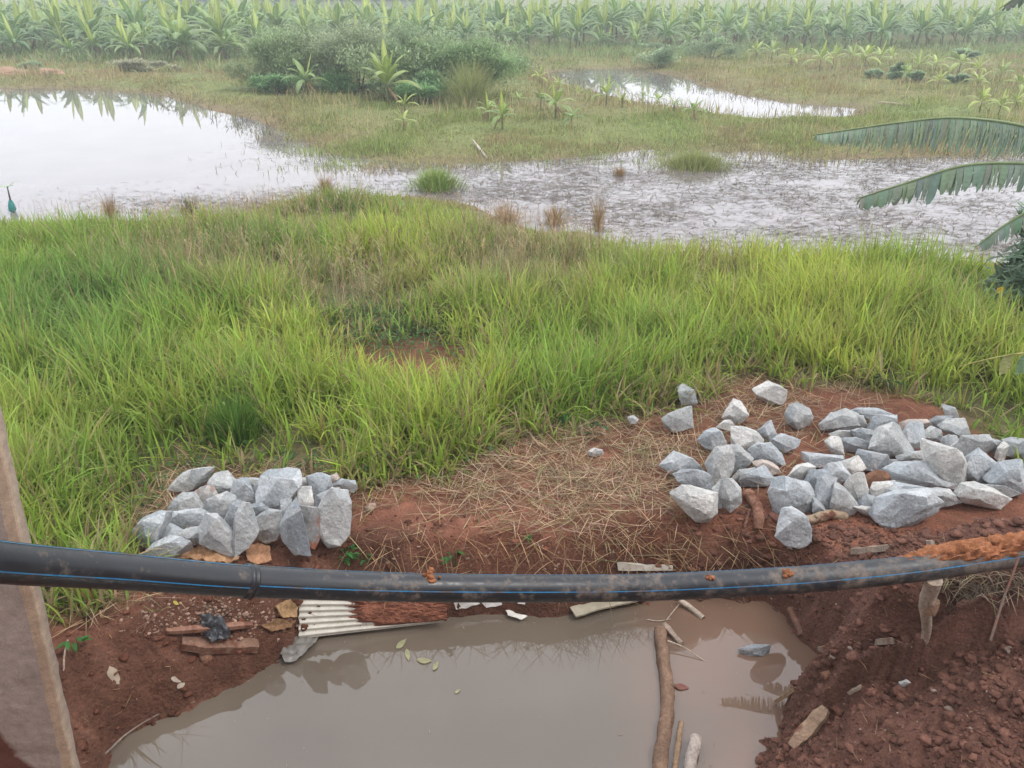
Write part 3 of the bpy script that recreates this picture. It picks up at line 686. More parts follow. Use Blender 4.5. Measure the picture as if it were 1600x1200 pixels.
STONES = [
(CA, GA, 'g', '310,215 370,140 450,100 555,92 520,160 470,205 400,225', 'pale pointed slab at the far left back of the small heap'),
(CA, GA, 'g', '550,205 585,130 660,115 712,175 690,225 620,250 590,240', 'grey blocky stone right of the pale pointed slab in the small heap'),
(CA, GA, 'r', '465,240 500,215 570,215 595,270 570,310 510,335 490,290', 'brown stained small stone wedged on the left side of the small heap'),
(CA, GA, 'g', '305,340 330,290 385,250 455,250 495,320 480,350 400,360 330,360', 'grey knobbly stone with a rust spot at the left of the small heap'),
(CA, GA, 'g', '745,150 870,152 872,180 825,220 790,180', 'thin flat topped stone behind the middle of the small heap'),
(CA, GA, 'd', '815,215 865,200 875,280 840,305', 'dark narrow stone sunk between the two tall back stones of the small heap'),
(CA, GA, 'b', '685,260 710,175 780,160 815,230 835,285 790,315 715,305', 'blue grey rounded stone above the tall spearhead stone of the small heap'),
(CA, GA, 'b', '858,250 885,150 930,115 1020,105 1090,110 1105,160 1050,190 1045,270 985,355 900,325 865,290', 'largest blue grey stone crowning the top of the small heap'),
(CA, GA, 'w', '1050,180 1112,210 1085,260 1065,295 1045,270', 'small white wedge beside the largest crowning stone of the small heap'),
(CA, GA, 'w', '1090,165 1190,150 1235,190 1240,240 1200,270 1160,235 1110,205', 'whitish lump right of the white wedge in the small heap'),
(CA, GA, 'b', '1165,150 1240,130 1290,150 1305,215 1250,270 1195,310 1190,280 1235,230', 'blue grey plate leaning behind the whitish lump of the small heap'),
(CA, GA, 'p', '1275,150 1340,125 1358,150 1320,195 1295,205', 'small pinkish stone at the back right of the small heap'),
(CA, GA, 'b', '1310,205 1380,160 1450,170 1462,210 1440,235 1360,220', 'flat grey plate at the far right end of the small heap, touching the grass'),
(CA, GA, 'd', '1190,330 1305,225 1350,220 1330,280 1250,340 1215,360', 'dark layered stone behind the big pale oval stone of the small heap'),
(CA, GA, 'g', '1222,400 1260,310 1320,250 1400,255 1420,330 1410,480 1360,540 1300,555 1240,480', 'big pale oval stone standing at the right front of the small heap'),
(CA, GA, 'w', '1100,340 1110,220 1180,215 1195,300 1180,370 1130,350', 'pale upright stone above the red stained one of the small heap'),
(CA, GA, 'r', '1100,340 1165,350 1215,430 1240,490 1200,570 1160,560 1110,460', 'stone with a broad red soil stain at the front of the small heap'),
(CA, GA, 'd', '1000,450 1040,370 1090,300 1105,400 1150,520 1168,605 1080,600 1020,530', 'tall dark blue slab next to the red stained stone of the small heap'),
(CA, GA, 'b', '990,380 1010,320 1060,290 1050,350 1000,430', 'narrow grey stone under the largest crowning stone of the small heap'),
(CA, GA, 'g', '840,410 920,360 985,370 995,450 960,520 910,540 845,510', 'squarish grey stone in the middle front of the small heap'),
(CA, GA, 'd', '785,330 860,305 930,350 900,370 840,390 810,380', 'dark small stone beneath the largest crowning stone of the small heap'),
(CA, GA, 'g', '700,560 715,400 755,325 800,330 845,480 790,560 715,618', 'tall spearhead shaped stone in the centre front of the small heap'),
(CA, GA, 'd', '640,430 720,300 760,320 720,400 700,490 660,450', 'dark blue stone showing behind the tall spearhead stone of the small heap'),
(CA, GA, 'g', '530,340 580,290 650,245 700,270 705,330 660,430 610,400 545,390', 'large grey angular stone with a stained tip, left of centre in the small heap'),
(CA, GA, 'g', '500,460 540,390 600,390 640,450 690,500 700,600 670,615 590,560 505,550', 'long pale stone sloping down to the tan sacking at the small heap'),
(CA, GA, 'b', '280,440 330,365 480,350 540,380 510,435 430,470 330,470', 'long blue grey stone with a rusty lower edge on the left of the small heap'),
(CA, GA, 'g', '350,510 410,470 505,455 500,550 430,565 380,540', 'small grey stone under the rusty edged long one of the small heap'),
(CA, GA, 'b', '80,480 140,410 230,370 300,375 260,440 225,500 215,550 170,580 90,550', 'smooth blue grey slab at the leftmost end of the small heap'),
(CA, GA, 'b', '225,500 270,420 310,465 380,480 340,520 270,545 235,545', 'blue grey stone beside the leftmost smooth slab of the small heap'),
(CA, GA, 'b', '155,620 215,560 300,520 400,560 420,585 330,610 290,660 160,650', 'lowest left stone of the small heap, just behind the pipe'),
(CB, GB, 'b', '170,110 205,90 240,140 275,130 290,210 200,220 185,180', 'grey split stone half hidden at the grass edge, farthest left of the strewn stones'),
(CB, GB, 'w', '680,125 775,72 860,125 885,165 865,215 790,215 720,180', 'pale flattish stone lying highest against the tall grass'),
(CB, GB, 'w', '470,310 540,190 590,210 635,295 590,340 540,350', 'whitish pyramid shaped stone standing on the straw'),
(CB, GB, 'g', '70,320 150,275 250,240 258,370 150,405 90,370', 'grey four sided stone lying alone at the left edge of the straw'),
(CB, GB, 'g', '890,290 920,235 975,215 1040,255 1065,310 1040,355 970,380 910,345', 'rounded pale grey stone lying alone between the straw and the large heap'),
(CB, GB, 'w', '430,375 480,330 520,335 548,370 510,395', 'small white stone at the foot of the whitish pyramid stone'),
(CB, GB, 'b', '305,460 350,405 410,388 455,410 485,480 430,530 360,515', 'blue grey stone with a pale ridge down its middle on the straw'),
(CB, GB, 'b', '700,405 790,335 828,430 800,465 750,465', 'small triangular upright stone among the strewn stones'),
(CB, GB, 'b', '785,490 860,420 980,465 965,505 890,540', 'flat blue grey stone reaching toward the large heap from the strewn stones'),
(CB, GB, 'w', '535,380 600,375 700,415 735,460 720,490 640,530 535,490', 'stone half white and half grey behind the curved stone on the straw'),
(CB, GB, 'b', '60,630 150,545 240,590 330,665 335,690 240,695 150,700', 'long pale blue slab at the left front of the strewn stones'),
(CB, GB, 'd', '150,695 200,665 310,670 370,720 400,805 330,810 240,780 180,740', 'darker slab leaning against the long pale blue slab'),
(CB, GB, 'w', '130,820 200,775 260,780 345,820 415,820 418,940 360,995 290,990 200,910', 'big whitish stone on the red soil at the lip of the pit'),
(CB, GB, 'g', '360,620 400,555 520,505 540,600 520,690 470,740 400,745', 'big grey stone of a pair forming an arch on the straw, the left one'),
(CB, GB, 'g', '515,505 580,505 665,585 640,630 550,685 530,630', 'grey stone forming the right shoulder of the arch on the straw'),
(CB, GB, 'b', '650,530 700,490 780,490 850,550 878,620 850,630 760,600 670,600', 'wide blue grey stone right of the arch on the straw'),
(CB, GB, 'p', '670,610 740,595 830,640 850,680 790,690 690,640', 'pinkish grey stone under the wide blue grey one on the straw'),
(CB, GB, 'g', '525,730 600,680 680,650 600,745', 'thin grey sliver below the arch on the straw'),
(CB, GB, 'b', '590,730 650,670 740,640 800,720 760,765 600,768', 'blue grey stone with a pale streak at the soil edge of the strewn stones'),
(CB, GB, 'g', '400,790 450,735 465,740 455,830 470,905 430,910', 'narrow grey stone pressed against the upright two toned stone'),
(CB, GB, 'g', '455,800 480,730 530,730 585,790 585,880 520,935 470,890', 'upright two toned stone with a dark lower half beside the stubby root'),
(CB, GB, 'b', '835,1100 870,940 930,920 1020,980 1055,1060 1045,1140 980,1178 890,1150', 'pale blue block standing on the pit side below the large heap, beside the sawn branch'),
(CC, GC, 'g', '400,235 460,180 530,155 600,185 620,240 540,275 410,265', 'rounded grey stone at the back left corner of the large heap'),
(CC, GC, 'g', '590,190 640,195 675,265 590,270', 'grey stone tucked behind the back left corner stone of the large heap'),
(CC, GC, 'b', '575,165 620,148 720,148 800,180 790,200 700,215 640,190', 'flat slab lying topmost at the back of the large heap over red soil'),
(CC, GC, 'b', '680,260 760,225 830,195 830,235 780,260 690,290', 'pointed stone beneath the flat topmost slab of the large heap'),
(CC, GC, 'w', '420,345 455,320 500,325 520,400 525,430 480,435 450,380', 'white edged curved stone at the left side of the large heap'),
(CC, GC, 'g', '450,300 500,280 590,280 600,300 560,330 510,330', 'small grey stone above the white edged curved one in the large heap'),
(CC, GC, 'b', '510,330 600,325 690,360 690,395 590,400 530,390', 'blue grey stone right of the white edged curved one in the large heap'),
(CC, GC, 'b', '580,280 650,270 730,290 700,345 620,345 600,310', 'blue stone with a dark notch left of the largest back stone of the large heap'),
(CC, GC, 'g', '695,380 730,280 820,245 850,270 860,370 925,400 860,430 770,445 710,420', 'largest back stone of the large heap, grey with a pinkish foot'),
(CC, GC, 'p', '850,240 920,215 1010,215 1040,250 1000,265 920,250 870,280', 'pinkish flat stone at the back of the large heap near the grass'),
(CC, GC, 'b', '865,320 920,240 990,245 1000,330 970,370 920,390 870,350', 'faceted blue grey stone right of the largest back stone of the large heap'),
(CC, GC, 'g', '995,300 1045,255 1100,280 1110,335 1050,340', 'grey stone between the faceted stone and the square backed stone of the large heap'),
(CC, GC, 'd', '1030,225 1080,195 1170,195 1110,250 1050,255', 'darker grey stone against the tall grass at the back of the large heap'),
(CC, GC, 'g', '1115,125 1190,150 1210,210 1140,190', 'thin pointed stone sticking up into the tall grass behind the large heap'),
(CC, GC, 'g', '1100,250 1150,215 1240,215 1270,310 1240,325 1170,310', 'square backed grey stone at the grass edge of the large heap'),
(CC, GC, 'b', '1100,370 1120,320 1190,315 1200,330 1150,400 1110,385', 'blue grey cube shaped stone in the middle of the large heap'),
(CC, GC, 'w', '1150,400 1175,340 1240,330 1230,370 1190,410', 'pale stone touching the blue grey cube shaped one of the large heap'),
(CC, GC, 'g', '1190,410 1270,320 1370,315 1415,370 1330,390 1250,445 1200,430', 'big smooth grey stone on the right back of the large heap'),
(CC, GC, 'b', '1370,390 1400,330 1470,350 1440,410 1400,410', 'grey stone behind the pale finger stone of the large heap'),
(CC, GC, 'w', '1430,430 1475,350 1510,375 1480,445 1450,450', 'pale upright finger shaped stone on the right of the large heap'),
(CC, GC, 'd', '1480,340 1530,325 1600,335 1640,400 1600,445 1510,420', 'dark blue stone at the rightmost back end of the large heap'),
(CC, GC, 'b', '295,410 380,420 500,430 510,460 430,490 340,490 300,450', 'flat blue slab at the left middle edge of the large heap'),
(CC, GC, 'w', '190,570 240,500 310,475 350,500 320,520 295,590', 'white stone behind the big round front left stone of the large heap'),
(CC, GC, 'd', '295,590 330,520 415,515 435,545 370,580 340,640', 'dark grey stone in a gap on the left of the large heap'),
(CC, GC, 'b', '415,510 500,475 560,550 500,590 480,600 440,550', 'pale blue stone below the flat blue slab of the large heap'),
(CC, GC, 'w', '505,475 610,435 650,500 600,540 560,550', 'pale stone with a dark underside near the middle of the large heap'),
(CC, GC, 'b', '610,440 630,400 740,420 790,490 780,520 660,505', 'broad blue grey stone in the middle of the large heap above the red brown one'),
(CC, GC, 'd', '760,455 840,450 840,480 780,485', 'small dark stone in the middle gap of the large heap'),
(CC, GC, 'g', '850,430 920,410 1000,400 1010,465 870,470', 'grey stone left of the largest pale stone of the large heap'),
(CC, GC, 'w', '1010,430 1015,355 1100,410 1230,450 1255,500 1220,620 1165,620 1150,560 1040,500', 'largest pale stone of the large heap with a small rusty spot'),
(CC, GC, 'b', '790,510 860,475 1010,470 1150,570 1155,620 1010,570 900,550 800,575', 'long blue tongue shaped stone across the middle of the large heap'),
(CC, GC, 'w', '830,575 880,545 960,560 990,610 930,615 860,595', 'small pale stone under the long blue tongue shaped one of the large heap'),
(CC, GC, 'o', '650,555 700,530 770,535 800,560 790,580 690,620 660,600', 'red brown stone, the only one of that colour in the large heap'),
(CC, GC, 'b', '1245,520 1260,450 1330,400 1380,470 1420,480 1380,570 1360,600 1270,550', 'pointed blue stone right of the largest pale stone of the large heap'),
(CC, GC, 'b', '1380,560 1450,480 1480,470 1570,465 1600,600 1560,650 1440,610', 'large blue grey stone at the right end of the large heap'),
(CC, GC, 'g', '1350,600 1450,610 1560,650 1500,670 1390,640', 'low grey stone with an orange tip at the right end of the large heap'),
(CC, GC, 'w', '1205,650 1240,600 1310,595 1390,650 1500,680 1440,735 1370,720 1260,700', 'pale long stone resting on the soil mound at the right front of the large heap'),
(CC, GC, 'g', '1055,625 1150,630 1215,700 1105,728', 'grey four cornered stone resting on the soil in front of the large heap'),
(CC, GC, 'b', '355,680 380,570 420,555 475,580 450,740 430,750 380,720', 'upright oval stone beside the big round front left stone of the large heap'),
(CC, GC, 'b', '100,650 130,575 190,570 300,600 345,670 345,730 300,765 220,735 130,760', 'big round stone at the front left corner of the large heap'),
(CC, GC, 'g', '455,730 480,600 540,640 600,720 580,765 470,780', 'grey triangular stone at the front of the large heap, left of the biggest front block'),
(CC, GC, 'w', '540,600 600,550 640,540 665,640 600,720 560,650', 'pale stone leaning behind the grey triangular one of the large heap'),
(CC, GC, 'd', '600,720 660,660 730,690 720,750 630,740', 'dark stone low at the front of the large heap behind the small white one'),
(CC, GC, 'w', '685,650 740,590 820,585 770,660 740,690', 'pale edge of a stone behind the biggest front block of the large heap'),
(CC, GC, 'b', '745,660 820,590 910,630 1020,625 940,680 800,690', 'flat blue stone lying under and behind the biggest front block of the large heap'),
(CC, GC, 'b', '715,770 740,690 840,650 1000,640 1075,710 1040,765 920,830 800,845 745,810', 'biggest front block of the large heap, blue grey and half sunk in the soil'),
(CC, GC, 'w', '595,735 640,730 720,755 740,790 660,775', 'small white stone at the front foot of the large heap'),
(CC, GC, 'd', '345,680 370,720 430,770 380,785 350,745', 'dark slab standing in the shadow of the big round front left stone'),
]
for i, (crop, grp, tone, s, lab) in enumerate(STONES):
    stone(outline_of(s, crop), tone, lab, grp, 1.16 if crop is CB else 1.24, seed=i+1)
# loose single stones
P1 = (0, 0, 1)
stone(outline_of('918,705 928,699 942,703 944,710 930,714 920,712', P1), 'w', 'small white stone lying alone where the grass meets the straw', GB, 1.0, .02, seed=201)
stone(outline_of('756,676 764,670 770,676 767,685 758,684', P1), 'p', 'tiny pale stone half hidden in the grass above the straw', GB, 1.0, .02, seed=202)
stone(outline_of('980,652 990,648 998,655 994,663 983,662', P1), 'g', 'small grey stone hidden in the grass left of the strewn stones', GB, 1.0, .03, seed=203)
stone(outline_of('1155,1014 1175,1007 1203,1008 1199,1024 1180,1026 1158,1022', P1), 'd', 'single dark stone with a rusty end sticking out of the muddy water', None, 1.1, ZW, seed=204)
stone(outline_of('312,1022 328,1019 332,1032 326,1040 314,1036', P1), 'o', 'rounded ochre stone in the left bank under the black plastic bag', None, seed=205, ground=hit(322, 1040)+Vector((0, 0, .0)))
for k, (o_, t_, l_) in enumerate([('1284,1052 1300,1046 1308,1054 1302,1068 1288,1070', 'o', 'round reddish soil crusted stone at the edge of the muddy water'),
                           ('1288,1078 1298,1074 1304,1082 1296,1090 1288,1086', 'p', 'small pale stone just below the soil crusted one at the water edge'),
                           ('1405,1066 1416,1062 1424,1068 1416,1076 1406,1073', 'g', 'small light grey pebble on the dug soil at the right')]):
    q = outline_of(o_, P1); b_ = max(q, key=lambda p: p[1]); stone(q, t_, l_, 'loose stones on the dug soil', seed=210+k, ground=hit(*b_))

# ------------------------------------------------------------------ crumbs of soil and gravel
def lump_variants(nv, sub=1):
    out = []
    for k in range(nv):
        bm = bmesh.new(); bmesh.ops.create_icosphere(bm, subdivisions=sub, radius=1)
        V = []
        for v in bm.verts:
            p = v.co.copy(); s = Vector((k*5.1, 0, 0))
            V.append(p*(1+.45*mnoise.noise(p*1.2+s)+.34*mnoise.noise(p*2.6+s)+.22*mnoise.noise(p*5.3+s)))
        F = [[v.index for v in f.verts] for f in bm.faces]; bm.free()
        out.append((np.array([tuple(p) for p in V]), np.array(F)))
    return out
LV, LV2 = lump_variants(8, 2), lump_variants(8, 1)
def lumps(P, S, c, sub2=False):
    """P (n,3) centres, S (n,3) half sizes"""
    n = len(P); parts = []; var = rng.integers(0, 8, n); az = rng.uniform(0, 6.28, n)
    for k in range(8):
        q = np.nonzero(var == k)[0]
        if not len(q): continue
        V0, F0 = (LV if sub2 else LV2)[k]; nv = len(V0)
        X = V0[None]*S[q][:, None, :]
        ca, sa = np.cos(az[q])[:, None], np.sin(az[q])[:, None]
        X = np.stack([X[..., 0]*ca-X[..., 1]*sa, X[..., 0]*sa+X[..., 1]*ca, X[..., 2]], -1)+P[q][:, None, :]
        parts.append((X.reshape(-1, 3), (F0[None]+(np.arange(len(q))*nv)[:, None, None]).reshape(-1, 3), np.repeat(c[q][:, None], nv, 1).reshape(-1, 3)))
    return parts
def soil_crumbs():
    n = 66000
    x = np.concatenate([rng.uniform(.7, 4.2, n), rng.uniform(-2.6, 2.6, n//2)]); y = np.concatenate([rng.uniform(1.7, 4.4, n), rng.uniform(2.0, 5.0, n//2)])
    d = poly_sdf(x, y, PIT)
    w = np.where(x > .75, .75, np.where(x < -.5, .62, .35))*np.clip(.55+.9*fbm(x, y, 2.2, 3, 800), .05, 1)*sstep(5.0, 4.4, y)
    k = (d > -.04) & (rng.random(len(x)) < w) & (poly_sdf(x, y, STRAW) > .05) & (poly_sdf(x, y, TALL) > 0)
    x, y, d = x[k], y[k], d[k]; n = len(x)
    s = .0022+.024*rng.random(n)**11+.0065*rng.random(n)**2.2+.010*(rng.random(n) < .05)*rng.random(n)
    z = ground_z(x, y)+s*.10
    S = np.stack([s*rng.uniform(.8, 1.4, n), s*rng.uniform(.8, 1.3, n), s*rng.uniform(.4, .8, n)], 1)
    rt = sstep(.8, 1.5, x)[:, None]
    c = np.array([.20, .080, .050])*(1-rt)+np.array([.138, .066, .048])*rt  # right-hand tone deepened for shade, like the ground there
    c = c*rng.uniform(.65, 1.3, (n, 1))*(1-.45*(x < -.3)*(d < .75))[:, None]  # left-bank crumbs darkened to match the damp, shade-painted soil
    pale = rng.random(n) < .013; c[pale] = np.array([.34, .25, .20])*rng.uniform(.7, 1.1, (pale.sum(), 1))
    big = s > .02
    P = np.stack([x, y, z], 1)
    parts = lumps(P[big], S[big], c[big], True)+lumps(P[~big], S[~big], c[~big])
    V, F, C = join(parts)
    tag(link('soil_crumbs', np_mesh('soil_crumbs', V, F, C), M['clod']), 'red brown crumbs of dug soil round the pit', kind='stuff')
    # pale gravel in the left bank under the pipe
    n = 1100; px = rng.normal(330, 75, n); py = rng.normal(962, 20, n)
    k = (px > 140) & (px < 465) & (py > 925) & (py < 1005); px, py = px[k], py[k]
    q = rng.random(len(px)) < .12; px[q] = rng.uniform(600, 1000, q.sum()); py[q] = rng.uniform(850, 890, q.sum())
    P = np.array([hit(a, b) for a, b in zip(px, py)]); n = len(P)
    s = .003+.012*rng.random(n)**3.0
    S = np.stack([s*1.2, s, s*.75], 1); P[:, 2] += s*.3
    c = np.array([.30, .195, .145])*rng.uniform(.5, 1.25, (n, 1))
    V, F, C = join(lumps(P, S, c, False))
    tag(link('gravel', np_mesh('gravel', V, F, C), M['clod']), 'pale gravel in the left bank under the pipe', kind='stuff')
soil_crumbs()
# ------------------------------------------------------------------ the black water pipe
def spline(pts, n):
    P = [np.array(p) for p in pts]; P = [2*P[0]-P[1]]+P+[2*P[-1]-P[-2]]
    out = []
    for i in range(1, len(P)-2):
        for k in range(n):
            t = k/n
            out.append(.5*((2*P[i])+(-P[i-1]+P[i+1])*t+(2*P[i-1]-5*P[i]+4*P[i+1]-P[i+2])*t*t+(-P[i-1]+3*P[i]-3*P[i+1]+P[i+2])*t**3))
    out.append(P[-2]); return [Vector(p) for p in out]
PR = .0625
def pipe_mat():
    m, nt, out = new_mat('black_polyethylene')
    tc = N(nt, 'ShaderNodeTexCoord').outputs['Object']
    n1 = noise_node(nt, 2.2, 5, .65, tc); n2 = noise_node(nt, 30, 5, .7, tc); n3 = noise_node(nt, 9, 4, .6, tc)
    sep = N(nt, 'ShaderNodeSeparateXYZ'); nt.links.new(tc, sep.inputs[0])
    along = N(nt, 'ShaderNodeMapRange'); along.inputs[1].default_value = -1.2; along.inputs[2].default_value = 2.4; nt.links.new(sep.outputs[0], along.inputs[0])
    mul = N(nt, 'ShaderNodeMath', operation='MULTIPLY'); nt.links.new(n3.outputs['Fac'], mul.inputs[0]); nt.links.new(n2.outputs['Fac'], mul.inputs[1])
    add = N(nt, 'ShaderNodeMath', operation='MULTIPLY_ADD'); nt.links.new(along.outputs[0], add.inputs[0]); add.inputs[1].default_value = .13; nt.links.new(mul.outputs[0], add.inputs[2])
    dust = ramp(nt, add.outputs[0], [(.29, 0.0), (.47, .70)])
    c = mixc(nt, (.010, .011, .014), (.030, .033, .040), n1.outputs['Fac'])
    c = mixc(nt, c, (.235, .180, .140), dust.outputs[0])
    b = N(nt, 'ShaderNodeBsdfPrincipled'); nt.links.new(c, b.inputs['Base Color'])
    rr = ramp(nt, add.outputs[0], [(.2, .28), (.45, .75)]); nt.links.new(rr.outputs[0], b.inputs['Roughness'])
    bp = N(nt, 'ShaderNodeBump'); bp.inputs['Strength'].default_value = .12; bp.inputs['Distance'].default_value = .004
    nt.links.new(n2.outputs['Fac'], bp.inputs['Height']); nt.links.new(bp.outputs[0], b.inputs['Normal'])
    nt.links.new(b.outputs[0], out.inputs['Surface'])
    return m
M['pipe'] = pipe_mat()
M['stripe'] = surf('blue_stripe', (.035, .20, .40), .4, ((30, .25),), stain=(11, .50, .66, (.17, .125, .095)))
M['tan_mud'] = surf('orange_clay', rough=.95, scales=((18, .35), (90, .3)), bump=1.0, bscale=60, bdist=.01, spec=.1)
PXS = [(-420, 822, 2.25), (-180, 852, 2.52), (0, 878, 2.80), (195, 893, 3.10), (390, 908, 3.36), (600, 917, 3.58), (800, 919.5, 3.73), (1000, 918, 3.87), (1200, 909, 3.99), (1330, 899, 4.15), (1450, 886, 4.34), (1600, 864, 4.60), (1760, 842, 4.85), (1950, 820, 5.15)]
PATH = spline([at_s(*q) for q in PXS], 12)
def tube_frames(P):
    T = [(P[min(i+1, len(P)-1)]-P[max(i-1, 0)]).normalized() for i in range(len(P))]
    A = []; 
    for p, t in zip(P, T):
        c = Vector((0, 0, CAMZ))-p; c = (c-t*c.dot(t)).normalized(); A.append((c, t.cross(c)*-1 if t.cross(c).z < 0 else t.cross(c)))
    return A
def pipe():
    o0 = PATH[len(PATH)//2].copy()
    root = empty('water_pipe', (0, 0, 0), 'long black plastic water pipe with thin blue stripes slung across the pit', 'pipe')
    root.location = o0; 
    P = [p-o0 for p in PATH]; FR = tube_frames(PATH)
    j = 12*4                                             # welded joint, just left of the middle
    def run(i0, i1, name, twist):
        m = MB(); m.tube(P[i0:i1], PR, 28, (1, 1, 1)); sec = m.build(name, M['pipe'], root, True, 40)
        for th in (twist, twist+math.pi/2, twist+math.pi, twist-math.pi/2):
            s = MB(); V = []; wv = .036
            for i in range(i0, i1):
                c, u = FR[i]
                for dth in (-wv, 0, wv):
                    V.append(P[i]+(c*math.cos(th+dth)+u*math.sin(th+dth))*(PR+.0012))
            n = i1-i0
            s.add(V, [(a*3+k, a*3+k+1, a*3+k+4, a*3+k+3) for a in range(n-1) for k in (0, 1)])
            s.build('stripe', M['stripe'], sec, True)
    run(0, j+1, 'pipe_section', R(-24)); run(j, len(P), 'pipe_section', R(-15))
    t = (P[j+1]-P[j-1]).normalized()
    m = MB()
    m.tube([P[j]+t*d for d in (-.022, -.016, -.012, -.007, -.002, .002, .006, .010, .016)], [PR+.001, PR+.006, PR+.007, PR+.006, PR+.0015, PR+.0015, PR+.006, PR+.006, PR+.001], 28, (1, 1, 1))
    m.build('weld_bead', M['pipe'], root, True, 60)
pipe()
def pipe_top(px, dy=0):
    """a point on the upper front of the pipe at this column"""
    best = min(range(len(PATH)), key=lambda i: abs(proj(*PATH[i])[0]-px))
    c, u = tube_frames(PATH)[best]; return PATH[best]+(c*math.cos(dy)+u*math.sin(dy))*PR
def clay(px, th, size, label, n=40, seed=1, stretch=1.0):
    rg = np.random.default_rng(seed); c0 = pipe_top(px, th)
    P = np.array(c0)+rg.normal(0, size*.38, (n, 3))*np.array([stretch, .7, .8]); P[0] = c0
    s = size*(.10+.40*rg.random(n)**2); S = np.stack([s*1.2, s, s*.9], 1)
    c = np.array([.27, .112, .055])*rg.uniform(.75, 1.2, (n, 1))
    V, F, C = join(lumps(P-np.array(c0), S, c, True))
    return tag(link('clay_clod', np_mesh('clay_clod', V, F, C), M['tan_mud'], None, c0), label, 'clod', 'orange clay stuck on the pipe')
clay(664, R(50), .034, 'small orange clay clod stuck on the middle of the black pipe', seed=3)
clay(1107, R(35), .022, 'orange clay smear on the pipe above the muddy shallows', seed=4, n=9)
clay(1221, R(30), .034, 'round orange clay clod on the pipe left of the support stake', seed=5)
def clay_cover():
    """a ragged crust of wet clay lying over the top of the pipe, with loose crumbs on it"""
    idx = [i for i in range(len(PATH)) if proj(*PATH[i])[0] > 1395]; FR = tube_frames(PATH)
    c0 = pipe_top(1520, R(80)); V = []; F = []; C = []; Q = []
    sub_ = 6; na = 46
    rows = []
    for q in range((len(idx)-1)*sub_+1):
        i = idx[0]+min(q//sub_, len(idx)-2); f = q/sub_-(i-idx[0])
        p = PATH[i].lerp(PATH[i+1], f); c, u = [FR[i][k].lerp(FR[i+1][k], f).normalized() for k in (0, 1)]
        px = proj(*p)[0]; s_ = (p-PATH[idx[0]]).length
        cover = min(1, max(0, (px-1400)/70)); low = R(52)-R(64)*min(1, max(0, (px-1425)/90))
        for k in range(na+1):
            th = R(-25)+R(200)*k/na
            n1 = mnoise.noise(Vector((s_*7, th*1.6, 3))); n2 = mnoise.noise(Vector((s_*22, th*4.5, 8))); n3 = mnoise.noise(Vector((s_*60, th*12, 1)))
            edge = (th-low)/R(30)+1.0*n1+.9*n2
            h = -.006+cover*.024*max(-.5, min(1.6, edge))*(1+.5*n2)+(.008*n2+.006*n3)*(edge > 0)
            V.append(p+(c*math.cos(th)+u*math.sin(th))*(PR+h)-c0); C.append(tuple(np.array((.27, .112, .055))*(1+.25*n2)))
    m_ = len(V)//(na+1)
    F = [(i*(na+1)+k, i*(na+1)+k+1, (i+1)*(na+1)+k+1, (i+1)*(na+1)+k) for i in range(m_-1) for k in range(na)]
    mb = MB(); mb.add(V, F, C); o = mb.build('clay_crust', M['tan_mud'], None, True, 60); o.location = c0
    tag(o, 'ragged crust of orange clay lying over the right end of the pipe', 'clay crust', 'orange clay stuck on the pipe')
clay_cover()
clay(1553, R(75), .055, 'biggest orange clay lump standing up on the clay crusted right end of the pipe', seed=6, n=18)

# ------------------------------------------------------------------ concrete post
def post_mat():
    m, nt, out = new_mat('post_concrete')
    tc = N(nt, 'ShaderNodeTexCoord').outputs['Object']
    c = N(nt, 'ShaderNodeAttribute', attribute_name='Col').outputs['Color']
    for sc, am in ((3, .16), (22, .18), (120, .14)):
        n = noise_node(nt, sc, 5, .6, tc); r = ramp(nt, n.outputs['Fac'], [(.3, 1-am), (.7, 1+am)]); c = mixc(nt, c, r.outputs[0], 1.0, 'MULTIPLY')
    sep = N(nt, 'ShaderNodeSeparateXYZ'); nt.links.new(tc, sep.inputs[0])
    n = noise_node(nt, 3.2, 5, .6, tc)
    a = N(nt, 'ShaderNodeMath', operation='MULTIPLY_ADD'); nt.links.new(n.outputs['Fac'], a.inputs[0]); a.inputs[1].default_value = .55
    h = N(nt, 'ShaderNodeMath', operation='MULTIPLY_ADD'); nt.links.new(sep.outputs[2], h.inputs[0]); h.inputs[1].default_value = -1.0; h.inputs[2].default_value = 1.0
    nt.links.new(h.outputs[0], a.inputs[2])
    xx = N(nt, 'ShaderNodeMath', operation='MULTIPLY_ADD'); nt.links.new(sep.outputs[0], xx.inputs[0]); xx.inputs[1].default_value = -2.4; nt.links.new(a.outputs[0], xx.inputs[2])
    r = ramp(nt, xx.outputs[0], [(.60, 0.0), (.66, 1.0)])
    c = mixc(nt, c, (.125, .050, .036), r.outputs[0])
    b = N(nt, 'ShaderNodeBsdfPrincipled'); b.inputs['Roughness'].default_value = .85; b.inputs['Specular IOR Level'].default_value = .2
    nt.links.new(c, b.inputs['Base Color'])
    n2 = noise_node(nt, 50, 5, .65, tc); bp = N(nt, 'ShaderNodeBump'); bp.inputs['Strength'].default_value = .5; bp.inputs['Distance'].default_value = .006
    nt.links.new(n2.outputs['Fac'], bp.inputs['Height']); nt.links.new(bp.outputs[0], b.inputs['Normal'])
    nt.links.new(b.outputs[0], out.inputs['Surface'])
    return m
